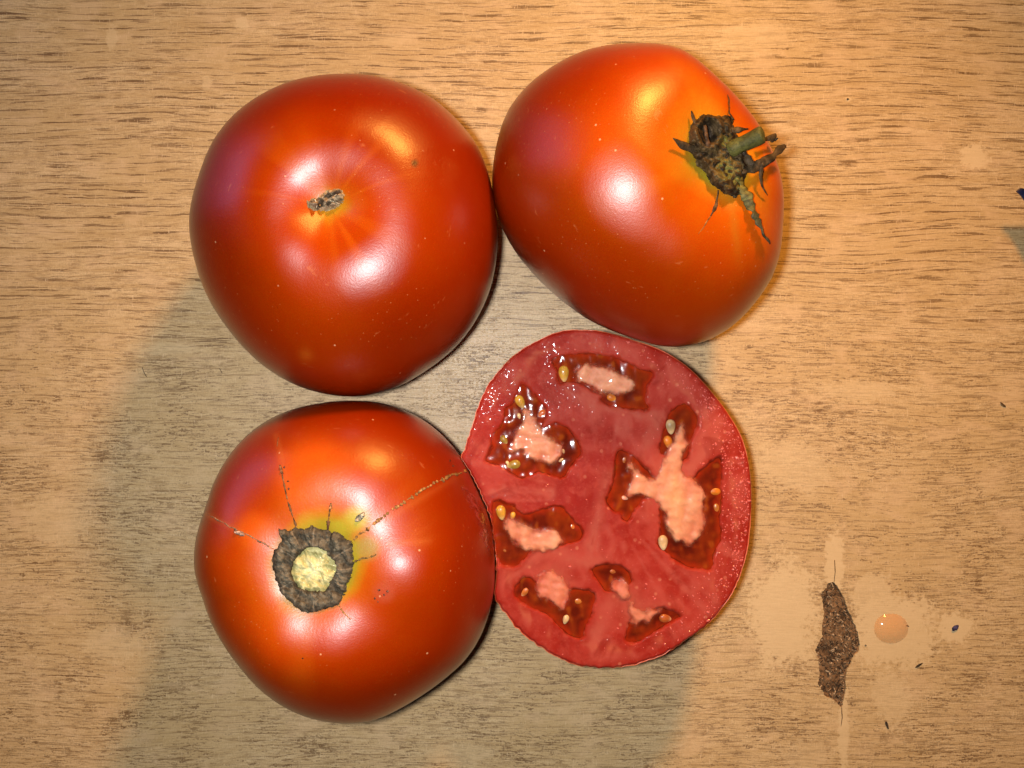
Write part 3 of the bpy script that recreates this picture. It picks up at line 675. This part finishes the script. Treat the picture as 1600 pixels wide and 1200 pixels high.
sepal([(1176, 230), (1190, 224), (1204, 221), (1215, 216)], [6, 7, 6, 2.5], [2.4*mmv, 2.6*mmv, 3*mmv, 4*mmv], seed=10)
sepal([(1130, 205), (1142, 207), (1156, 209)], [8, 7, 6], [2.6*mmv, 3*mmv, 3*mmv], seed=11, flat=.6)
sepal([(1122, 207), (1114, 219), (1104, 230), (1097, 240)], [3, 3.5, 4, 4], [3*mmv, 3.2*mmv, 3.2*mmv, 3*mmv], seed=12, flat=.7, col=(.045, .03, .014))
sepal([(1084, 200), (1083, 215), (1086, 230), (1095, 246)], [5, 7, 7, 5], [3.4*mmv, 3.8*mmv, 3.6*mmv, 3*mmv], seed=13, flat=.6, col=(.08, .04, .018))
q, t = resample([(1140, 236, 2.2), (1152, 228, 3.4), (1165, 223, 5.0), (1180, 216, 6.8), (1191, 210, 8.2), (1194, 209, 8.6)], 2.0)
L, N = T2.line(q[:, :2], 0)
z0 = T2.hit(1140, 236)[0][2]; L = np.array([P(x, y, z0 + .0030 + .0042 * tt) for (x, y, _), tt in zip(q, t)])
rs = np.interp(t, [0, .1, .35, .8, .93, .98, 1], [10, 11.5, 10.6, 12.6, 12.4, 10.2, 5]) * S * .84
fs = Fourier(1, 1.3, 16, 7)(t[:, None] * 6)
tube('stem', L, rs * (1 + .03 * fs), STEMM, T2.root, np.array((0.120, 0.108, 0.024)) * (1 + .22 * fs)[:, None], 24, 1.0)

# ------------------------------------------------------------------ cut half tomato
HC = 0.0355
cut_px = smooth_poly([(905,516),(943,519),(989,532),(1036,549),(1078,577),(1111,612),(1139,649),(1160,687),(1171,733),(1174,780),(1171,836),(1162,883),(1143,929),(1111,971),(1073,999),
 (1036,1023),(989,1039),(943,1044),(901,1039),(859,1020),(817,990),(789,957),(773,934),(776,910),(775,862),(768,812),(754,776),(736,738),(722,716),(729,692),(740,661),(751,626),(770,593),(803,556),(840,533),(873,519)], 4)
POCK = [
 [(866,561),(910,552),(961,558),(999,575),(1022,584),(1012,603),(1009,621),(1012,640),(980,638),(952,633),(939,626),(940,617),(924,610),(905,598),(887,598),(874,597),(870,579)],
 [(818,600),(840,624),(852,640),(850,656),(846,668),(856,666),(868,662),(886,668),(900,686),(908,706),(898,722),(888,736),(876,746),(844,738),(832,742),(814,746),(796,736),(784,728),(760,720),(768,700),(772,680),(786,660),(790,640),(800,632),(812,608)],
 [(1070,632),(1085,642),(1091,662),(1082,685),(1077,710),(1070,720),(1062,722),(1040,712),(1031,707),(1035,685),(1042,660),(1050,642)],
 [(965,705),(977,705),(997,720),(1020,745),(1024,765),(1007,780),(992,797),(980,815),(965,802),(947,785),(955,765),(961,740),(962,720)],
 [(1125,714),(1129,740),(1127,775),(1125,812),(1127,840),(1115,865),(1112,890),(1080,887),(1057,877),(1040,862),(1027,850),(1033,832),(1031,795),(1050,790),(1080,752),(1102,730)],
 [(771,785),(800,790),(820,805),(845,797),(875,792),(895,812),(911,830),(905,845),(885,850),(860,856),(830,860),(812,882),(787,884),(777,870),(772,830)],
 [(802,926),(820,902),(836,910),(845,925),(860,940),(880,944),(887,924),(929,926),(925,960),(915,980),(910,997),(892,995),(875,980),(855,960),(825,947)],
 [(925,891),(938,883),(963,882),(978,889),(986,902),(984,914),(965,922),(946,923),(932,904)],
 [(1000,958),(1015,956),(1038,950),(1065,963),(1053,971),(1022,988),(1000,1002),(978,1002),(982,979),(990,966)]]
PLA = [
 [(903,575),(924,569),(947,575),(975,584),(990,596),(987,610),(971,617),(954,620),(933,610),(910,598),(899,592)],
 [(820,640),(832,644),(840,660),(852,678),(872,690),(880,700),(874,712),(864,726),(848,722),(832,716),(818,712),(812,704),(796,706),(800,690),(808,672),(814,658)],
 [(1065,662),(1072,682),(1077,695),(1067,707),(1065,725),(1070,740),(1090,755),(1100,770),(1100,795),(1104,815),(1095,835),(1080,851),(1062,845),(1047,835),(1040,810),(1030,790),(1012,780),(995,772),(981,776),(980,765),(985,747),(982,727),(992,726),(1005,742),(1022,747),(1030,730),(1042,710),(1052,687),(1060,670)],
 [(790,810),(802,807),(820,820),(840,827),(860,827),(875,835),(880,847),(860,860),(837,862),(820,857),(805,847),(792,832)],
 [(840,902),(858,892),(875,900),(890,920),(887,945),(877,952),(855,937),(840,930)],
 [(955,908),(973,905),(982,916),(984,931),(972,936),(959,925)],
 [(984,931),(990,943),(1001,952),(1032,953),(1019,964),(1015,973),(1004,969),(994,979),(988,969),(982,950)]]
half = thing('half_tomato', P(948, 780, 0.0), 'cut tomato half with its wet red face up showing seeds and peach cores', 'tomato')
kc = (D - HC) / F                                            # metres per photo pixel at the cut plane
oc = np.array((948.0, 780.0)); nA = 520; nR = 150
ang = np.linspace(0, 2*np.pi, nA, endpoint=False)
ct = np.arctan2(-(cut_px[:, 1] - oc[1]), cut_px[:, 0] - oc[0]); cr = np.hypot(*(cut_px - oc).T); o_ = np.argsort(ct)
rim = np.interp(ang, ct[o_], cr[o_], period=2*np.pi)
rim = rim + .8 * Fourier(1, .012, 20, 5)(ang[:, None]) * (np.cos(ang + 2.4) * .5 + .5)
rad = np.linspace(0.002, 1, nR); R_, A_ = np.meshgrid(rad, ang, indexing='ij')
RR = (R_ * rim[None]).ravel(); AA = A_.ravel()
pts = np.stack([oc[0] + RR*np.cos(AA), oc[1] - RR*np.sin(AA)], 1); edge = (rim[None] * (1 - R_)).ravel()
V = np.array([P(x, y, HC) for x, y in pts])
pd = np.max([inside_dist(smooth_poly(p, 3), pts) for p in POCK], 0); ld = np.max([inside_dist(p, pts) for p in PLA], 0)
fa = Fourier(2, 30, 30, 201); fb = Fourier(2, 8, 40, 202); fc_ = Fourier(2, 3.5, 40, 203)
wall = pd + .9 * fc_(pts) + .8
V[:, 2] += -0.0026 * sstep(-2.5, 9.0, wall) + 0.00016 * fa(pts) + 0.000025 * fb(pts) + .000008 * fc_(pts) - 0.0005 * sstep(3, 0, edge)
# colours of the flesh
t = np.clip(.5 + .25 * fa(pts) + .15 * fb(pts), 0, 1)[:, None]
col = (1 - t) * np.array((0.43, 0.030, 0.016)) + t * np.array((0.52, 0.062, 0.038))
cen = np.exp(-(np.hypot(*(pts - (930, 770)).T) / 75) ** 2)[:, None] * .55; col = col * (1 - cen) + np.array((0.47, 0.026, 0.018)) * cen
avs = np.arctan2(pts[:, 1] - 780, pts[:, 0] - 945); fib_ = Fourier(2, .035, 40, 231)(np.stack([np.cos(avs), np.sin(avs)], 1)); fw = (np.clip(fib_ * .5 + .15 * fc_(pts) - .15, 0, 1) * sstep(60, 110, np.hypot(*(pts - oc).T)) * .5)[:, None]; col = col * (1 - fw) + np.array((0.66, 0.18, 0.12)) * fw
pk = (np.clip(fb(pts) * .6 + fa(pts) * .5 - .2, 0, 1) * .45)[:, None]; col = col * (1 - pk) + np.array((0.62, 0.15, 0.10)) * pk
rmk = sstep(18, 2, edge)[:, None] * .8; col = col * (1 - rmk) + np.array((0.38, 0.018, 0.008)) * rmk
vas = (np.exp(-((edge - 27 - 4 * fa(pts)) / 7) ** 2) * np.clip(fb(pts), 0, 1))[:, None] * .7; col = col * (1 - vas) + np.array((0.62, 0.16, 0.08)) * vas
npk = sstep(-26, -2, ld)[:, None] * .6 * (pd < 0)[:, None]; col = col * (1 - npk) + np.array((0.60, 0.15, 0.09)) * npk
for a, b, r in [((868, 590), (905, 622), 7), ((925, 630), (1020, 650), 8), ((860, 770), (770, 770), 8), ((1010, 700), (1035, 650), 9), ((1080, 730), (1115, 690), 12), ((950, 740), (925, 850), 10), ((880, 870), (940, 880), 12), ((930, 1000), (950, 950), 11), ((830, 870), (800, 905), 12)]:
    dd, _ = seg_dist(pts, a, b); w_ = (.65 * np.exp(-((dd + 2.5 * fb(pts)) / r) ** 2))[:, None]; col = col * (1 - w_) + np.array((0.62, 0.17, 0.11)) * w_
rs_ = sstep(-10, 2, wall + 2.5 * fb(pts))[:, None] * .8; col = col * (1 - rs_) + np.array((0.42, 0.030, 0.008)) * rs_
ins = sstep(0, 2, wall)[:, None]; col = col * (1 - ins) + np.array((0.34, 0.022, 0.006)) * ins
col = col * (np.array((.66, .52, .49)) * (1 - cen * .35))
Fc = [(i*nA+k, (i+1)*nA+k, (i+1)*nA+(k+1) % nA, i*nA+(k+1) % nA) for i in range(nR-1) for k in range(nA)]
V0 = np.vstack([V, P(*oc, HC)[None]]); V0[-1, 2] = V[0, 2]
Fc += [(len(V), k, (k+1) % nA) for k in range(nA)]; col = np.vstack([col, col[:1]])
mesh_obj('flesh', V0, Fc, FLESH, half, col)
# skin below the cut
ringV = V[(nR-1)*nA:]; sk = []; prof = [(0.0, 1.000), (0.0004, 1.004), (0.002, 1.004), (0.005, 1.004), (0.010, 1.0), (0.016, .965), (0.022, .90), (0.027, .80), (0.031, .66), (0.0335, .50), (0.035, .30), (HC-.0001, .02)]
c0 = ringV[:, :2].mean(0); SV = []
for dz, k in prof:
    q = ringV.copy(); q[:, :2] = c0 + (q[:, :2] - c0) * k; q[:, 2] = (HC - dz if dz > 0 else q[:, 2] - .00002); SV.append(q)
n_ = len(prof); SV = np.vstack(SV)
Fs = [(i*nA+k, (i+1)*nA+k, (i+1)*nA+(k+1) % nA, i*nA+(k+1) % nA) for i in range(n_-1) for k in range(nA)]
sc_col = np.tile((0.56, .06, .008), (len(SV), 1)); sc_col[:3*nA] = (0.60, 0.10, 0.03)
mesh_obj('skin', SV, Fs, mat_skin('skin_d', 4), half, sc_col)
def sheet(name, poly, zfun, cfun, mat, parent, step=1.1, grow=0.0, jag=0.0, jscale=3, seed=0, soft=6.0):
    poly = smooth_poly(poly, 4); mn, mx = poly.min(0) - 4, poly.max(0) + 4
    xs = np.arange(mn[0], mx[0], step); ys = np.arange(mn[1], mx[1], step); X, Y = np.meshgrid(xs, ys); p = np.stack([X.ravel(), Y.ravel()], 1)
    d = inside_dist(poly, p) + grow
    if jag: d = d + jag * Fourier(2, jscale, 40, seed)(p) + jag * .7 * Fourier(2, jscale * .4, 40, seed + 1)(p)
    z = zfun(p, d); c = np.column_stack([cfun(p, d), sstep(-.5, soft, d + .12 * soft * Fourier(2, 5.0, 30, seed + 9)(p))]); keep = d > -step; idx = -np.ones(len(p), int); idx[keep] = np.arange(keep.sum())
    Vv = np.array([P(x, y, HC) for x, y in p[keep]]); Vv[:, 2] += z[keep]
    nx = len(xs); idg = idx.reshape(len(ys), nx); q = np.stack([idg[:-1, :-1], idg[1:, :-1], idg[1:, 1:], idg[:-1, 1:]], -1).reshape(-1, 4); q = q[q.min(1) >= 0]
    return mesh_obj(name, Vv, q, mat, parent, c[keep])
fg = Fourier(2, 14, 30, 211); fh = Fourier(2, 5, 30, 212)
for i, p in enumerate(POCK):
    def gz(q, d): return -0.00055 + .00010 * fg(q) + 0.00004 * fh(q)
    def gc(q, d):
        t = np.clip(.4 + .3 * fg(q) + .22 * fh(q), 0, 1)[:, None]
        c = (1 - t) * np.array((0.11, 0.009, 0.003)) + t * np.array((0.23, 0.024, 0.004))
        e = (sstep(16, 0, d + 2 * fh(q)) * .85)[:, None]; c = c * (1 - e) + np.array((0.34, 0.022, 0.004)) * e
        o = (np.clip(fh(q) - 1.3, 0, 1) * .25)[:, None]; return c * (1 - o) + np.array((.40, .10, .01)) * o
    sheet('seed_gel', p, gz, gc, GEL, half, 1.4, 4.0, soft=7.0)
fi = Fourier(2, 6, 30, 221); fj = Fourier(2, 2.0, 40, 222)
for i, p in enumerate(PLA):
    bl = 1.0 if i < 4 else .55
    def pz(q, d): return -0.0001 + .0005 * sstep(-1, 8, d) + .00010 * fi(q) * sstep(0, 5, d) + .000012 * fj(q)
    def pc(q, d):
        t = np.clip(.45 + .25 * fi(q) + .05 * fj(q), 0, 1)[:, None]
        c = (1 - t) * np.array((0.54, 0.165, 0.075)) + t * np.array((0.68, 0.285, 0.145))
        e = (sstep(11, 0, d + 2 * fi(q)) * .9)[:, None]; c = c * (1 - e) + np.array((0.40, 0.062, 0.028)) * e
        if i == 2:
            o = (np.exp(-(np.hypot((q[:, 0] - 1057) / 14, (q[:, 1] - 775) / 40)) ** 2) * .5)[:, None]; c = c * (1 - o) + np.array((.76, .38, .15)) * o
            o = (np.exp(-(np.hypot(q[:, 0] - 1080, q[:, 1] - 750) / 16) ** 2) * .6)[:, None]; c = c * (1 - o) + np.array((.60, .11, .05)) * o
        return c * bl + np.array((0.54, 0.09, 0.05)) * (1 - bl)
    sheet('placenta', p, pz, pc, PLAC, half, 1.0, 4.5, .8, 4.5, 40 + i, soft=12.0)
# seeds
def seed_mesh():
    V = []; Fc = []; n, m_ = 12, 14
    for i in range(n + 1):
        u = math.pi * i / n; x = -math.cos(u); r = math.sin(u) * (1 - .28 * x)
        for k in range(m_): a = 2*math.pi*k/m_; V.append((x, .62 * r * math.cos(a), .34 * r * math.sin(a)))
    for i in range(n):
        for k in range(m_): k2 = (k+1) % m_; Fc.append((i*m_+k, (i+1)*m_+k, (i+1)*m_+k2, i*m_+k2))
    return np.array(V), Fc
SVs, SFs = seed_mesh()
GOLD, PALE, ORA, OLV = (0.58, 0.27, 0.03), (0.66, 0.40, 0.18), (0.52, 0.14, 0.012), (0.34, 0.19, 0.025)
for x, y, L, a, c, dz in [(881, 584, 12, 1.5, GOLD, .4), (957, 622, 9, .4, ORA, 0), (813, 628, 10.5, 1.1, GOLD, .4), (811, 650, 4.5, 1.3, PALE, .3), (788, 688, 8, 1.0, OLV, 0.1), (802, 726, 11, 2.9, OLV, .2),
     (793, 724, 4, 1.2, PALE, .4), (880, 705, 3.5, 1.2, PALE, .5), (877, 719, 4, 2.6, PALE, .4), (872, 697, 4, .8, PALE, .6), (846, 647, 10, 2.4, (0.62, .12, .02), -.1),
     (1048, 667, 11, 1.5, PALE, .6), (1044, 691, 10, 1.3, ORA, .2), (1036, 848, 11, 1.5, PALE, .5), (1115, 768, 11, 3.1, ORA, -.1), (976, 778, 5, .3, (0.75, .28, .18), .4),
     (783, 801, 11, 1.4, GOLD, .5), (801, 806, 6, 1.8, GOLD, .4), (884, 968, 7, 1.9, PALE, .3), (906, 940, 10, .4, (0.45, .13, .02), -.1), (1040, 966, 10, .1, (0.46, .10, .02), -.1), (1104, 835, 10, 1.4, (.40, .09, .02), -.2),
     (1010, 941, 5, 2.7, (.80, .30, .17), .5), (999, 598, 9, .9, OLV, -.15), (990, 575, 9, .2, (.42, .12, .02), -.2), (868, 672, 9, .7, (.46, .13, .02), -.2), (975, 720, 9, 1.8, (.40, .10, .02), -.2), (1120, 795, 9, 1.4, (.44, .13, .02), -.15),
     (1090, 868, 9, .3, (.42, .11, .02), -.2), (895, 825, 9, 1.0, (.42, .11, .02), -.2), (790, 860, 9, .6, (.42, .11, .02), -.2), (820, 925, 9, 2.3, (.42, .11, .02), -.2), (958, 893, 7, .2, (.42, .10, .02), -.2)]:
    k = kc; ca_, sa = math.cos(a), math.sin(a); c3 = P(x, y, HC - .0009 + dz * mmv)
    Vv = np.stack([(SVs[:, 0]*ca_ - SVs[:, 1]*sa), -(SVs[:, 0]*sa + SVs[:, 1]*ca_), SVs[:, 2]], 1) * L * k * 1.08 + c3
    jt = Fourier(3, .5, 10, int(x))(SVs); cc = np.array(c)[None] * (1 + .14 * jt)[:, None]
    tip = sstep(.3, .9, SVs[:, 0])[:, None] * .45; cc = cc * (1 - tip) + np.array((.85, .55, .28)) * tip
    mesh_obj('seed', Vv, SFs, SEED, half, cc)
# juice beads: tiny wet droplets along the right-hand rim and a few in the middle
def beads():
    m = M('juice'); m.set(Base_Color=(0.62, 0.12, 0.09), Roughness=0.06); m.b.inputs['Specular IOR Level'].default_value = 0.9
    m.set(Coat_Weight=1.0, Coat_Roughness=0.03)
    V = []; Fc = []; r = random.Random(3); flesh_bvh = BVHTree.FromPolygons([tuple(v) for v in V0.tolist()], Fc_f)
    n = 0
    while n < 900:
        if r.random() < .86:
            a = r.gauss(.05, .62); k = 1 - abs(r.gauss(0, .10)) - .015
            rr = np.interp(a % (2*math.pi), ang, rim) * k; x, y = oc[0] + rr*math.cos(a), oc[1] - rr*math.sin(a)
        else: x, y = r.uniform(840, 1130), r.uniform(560, 1000)
        p = np.array([[x, y]])
        if max(inside_dist(q, p)[0] for q in POCK) > -3: continue
        if inside_dist(cut_px, p)[0] < 2.5: continue
        n += 1
        h = flesh_bvh.ray_cast(Vector((*P(x, y, HC)[:2], .06)), Vector((0, 0, -1)))[0]
        s = min(r.lognormvariate(-.05, .42), 2.4) * kc * .8; el = r.uniform(1, 1.9); b = r.uniform(0, 3.14); i0 = len(V)
        tx, ty = r.gauss(0, .18), r.gauss(0, .18)
        for (rad_, z) in [(1, -.25), (.86, .28), (.5, .58)]:
            for k in range(7):
                u = 6.2832*k/7; dx, dy = rad_*el*math.cos(u), rad_*math.sin(u); X_, Y_ = dx*math.cos(b)-dy*math.sin(b), dx*math.sin(b)+dy*math.cos(b)
                V.append((h.x + s*X_, h.y + s*Y_, h.z + s*(z + tx*X_ + ty*Y_)*.8))
        V.append((h.x, h.y, h.z + s*.68*.8))
        for q in range(2):
            for k in range(7): k2 = (k+1) % 7; Fc.append((i0+q*7+k, i0+q*7+k2, i0+(q+1)*7+k2, i0+(q+1)*7+k))
        for k in range(7): Fc.append((i0+14+k, i0+14+(k+1) % 7, i0+21))
    mesh_obj('juice_beads', V, Fc, m.m, half, kind='stuff')
Fc_f = Fc; beads()

# ------------------------------------------------------------------ small things lying on the table
def dome(name, px, py, r, h, mat, col, label, cat, sq=1.0, seed=0, wob=.03):
    V = []; Fc = []; n, m_ = 14, 40; c = P(px, py); f = Fourier(1, 1, 6, seed)
    for i in range(n + 1):
        t_ = i / n; z = h * (1 - t_ ** 2.0)
        for k in range(m_):
            a = 2*math.pi*k/m_; rr = r * S * t_ * (1 + wob * f([[math.cos(a)*2]])[0])
            V.append((c[0] + rr*math.cos(a), c[1] + rr*math.sin(a)*sq, max(z, 0) - (.00002 if i == n else 0)))
    for i in range(n):
        for k in range(m_): k2 = (k+1) % m_; Fc.append((i*m_+k, (i+1)*m_+k, (i+1)*m_+k2, i*m_+k2))
    V = np.array(V); o = mesh_obj(name, V - np.array([c[0], c[1], 0]), Fc, mat, None, np.tile(col, (len(V), 1))); o.location = (c[0], c[1], 0.0)
    tag(o, label, cat); return o
dj = M('juice_drop'); dj.set(Base_Color=(0.85, 0.34, 0.07), Roughness=0.04, Alpha=0.26, Coat_Weight=1.0, Coat_Roughness=0.10); dj.b.inputs['IOR'].default_value = 1.36
dome('juice_drop', 1393, 982, 26, 0.0021, dj.m, (1, 1, 1), 'round orange drop of tomato juice beside the chipped patch of the table', 'drop', .92, 4)
sm = [('crumb', (1492, 982), 7.5, 4.5, -.9, (0.045, 0.035, 0.075), 'dark violet crumb in a pale round mark right of the juice drop', 'crumb'),
      ('crumb', (1437, 1038), 7, 1.6, -.5, (0.05, 0.03, 0.015), 'thin dark sliver below right of the juice drop', 'crumb'),
      ('crumb', (1385, 1131), 5, 1.7, 1.25, (0.04, 0.025, 0.015), 'dark comma-shaped speck near the bottom edge, below the juice drop', 'crumb'),
      ('crumb', (1567, 633), 6, 2.2, .65, (0.09, 0.05, 0.02), 'brown seed-like speck near the right edge at mid height', 'crumb'),
      ('crumb', (1325, 155), 2.0, 1.6, 0, (0.03, 0.02, 0.012), 'tiny black dot on the table right of the upper right tomato', 'crumb'),
      ('crumb', (1418, 978), 2.2, 1.4, .3, (0.10, 0.05, 0.025), 'tiny brown grain at the right rim of the juice drop', 'crumb'),
      ('crumb', (1353, 1009), 2.2, 1.6, 1.2, (0.10, 0.06, 0.03), 'tiny brown grain just right of the chipped patch', 'crumb')]
for i, (nm, (x, y), L, W, a, c, lb, ct_) in enumerate(sm):
    f = Fourier(3, .6, 12, i + 50); k = 1 + .22 * f(SVs)
    if L < 3: k = k * .9
    Vv = np.stack([SVs[:, 0]*L, SVs[:, 1]/.62*W, SVs[:, 2]*W*1.1], 1) * k[:, None] * S
    ca_, sa = math.cos(a), math.sin(a); Vv = np.stack([Vv[:, 0]*ca_ + Vv[:, 1]*sa, -Vv[:, 0]*sa + Vv[:, 1]*ca_, Vv[:, 2]], 1)
    Vv[:, 2] -= Vv[:, 2].min(); o = mesh_obj(nm, Vv, SFs, PLAIN, None, np.array(c)[None] * (1 + .5 * f(SVs * 2))[:, None].clip(.3, 2)); o.location = tuple(P(x, y)); tag(o, lb, ct_)
for pl, lb in [([(222, 574), (225, 582), (229, 589)], 'short dark hair lying on the table left of the gap between the left tomatoes'),
               ([(343, 576), (345, 579), (347, 583)], 'tiny dark hair beside the lower left edge of the upper left tomato')]:
    q, t = resample(pl, 1.5); c = P(*pl[0]); L = np.array([P(x, y, .00012 + .0002 * math.sin(3 * tt)) for (x, y), tt in zip(q, t)]) - c
    o = tube('hair', L, .75 * S * .6, PLAIN, None, (0.06, 0.04, 0.025), 6); o.location = tuple(c); tag(o, lb, 'hair')

# knife whose tip reaches in from the right edge
knife = thing('knife', P(1760, 420, 0.0), 'dark blue pointed blade tip reaching in at the right edge of the picture', 'knife')
def build_knife():
    tip = P(1589, 297, 0.0092); ax = np.array((0.80, -0.56, -0.055)); ax /= np.linalg.norm(ax); sd = np.array((-0.56, -0.80, 0)); sd /= np.linalg.norm(sd)
    m = M('blue_blade'); m.set(Base_Color=(0.020, 0.027, 0.075), Roughness=0.22, Metallic=0.3, Coat_Weight=0.6, Coat_Roughness=0.08)
    m.set(Normal=m.bump(m.noise(m.map(m.coord(), (60, 1500, 1500)), 2.0), .00003, .6))
    prof = [(0, -.0004, .0006), (.0006, -.0007, .0006), (.002, -.0014, .0008), (.006, -.0042, .0022), (.014, -.0062, .0065), (.03, -.0075, .0120), (.06, -.0080, .0140), (.10, -.008, .0145), (.125, -.008, .014)]
    V = []; Fc = []
    for x, a, b in prof:
        b0 = tip + ax * x
        for s_, z in [(a, .0), (a, .0012), ((a+b)/2, .0015), (b, .0004), (b, .0)]: V.append(b0 + sd * s_ + np.array((0, 0, z)))
    n = 5
    for i in range(len(prof) - 1):
        for k in range(n): k2 = (k+1) % n; Fc.append((i*n+k, (i+1)*n+k, (i+1)*n+k2, i*n+k2))
    Fc += [tuple(range(n))[::-1], tuple((len(prof)-1)*n + k for k in range(n))]
    mesh_obj('blade', V, Fc, m.m, knife, smooth=False)
    h0 = tip + ax * .123; pts_ = [h0 + ax * x for x in np.linspace(0, .10, 14)]; pts_ = np.array(pts_) + sd * .002; pts_[:, 2] = .0085
    tube('handle', pts_, np.array([.008, .0095, .0105, .0105, .010, .0098, .0098, .010, .0105, .011, .0115, .0115, .010, .006]), m.m, knife, (1, 1, 1), 16, .75)
build_knife()
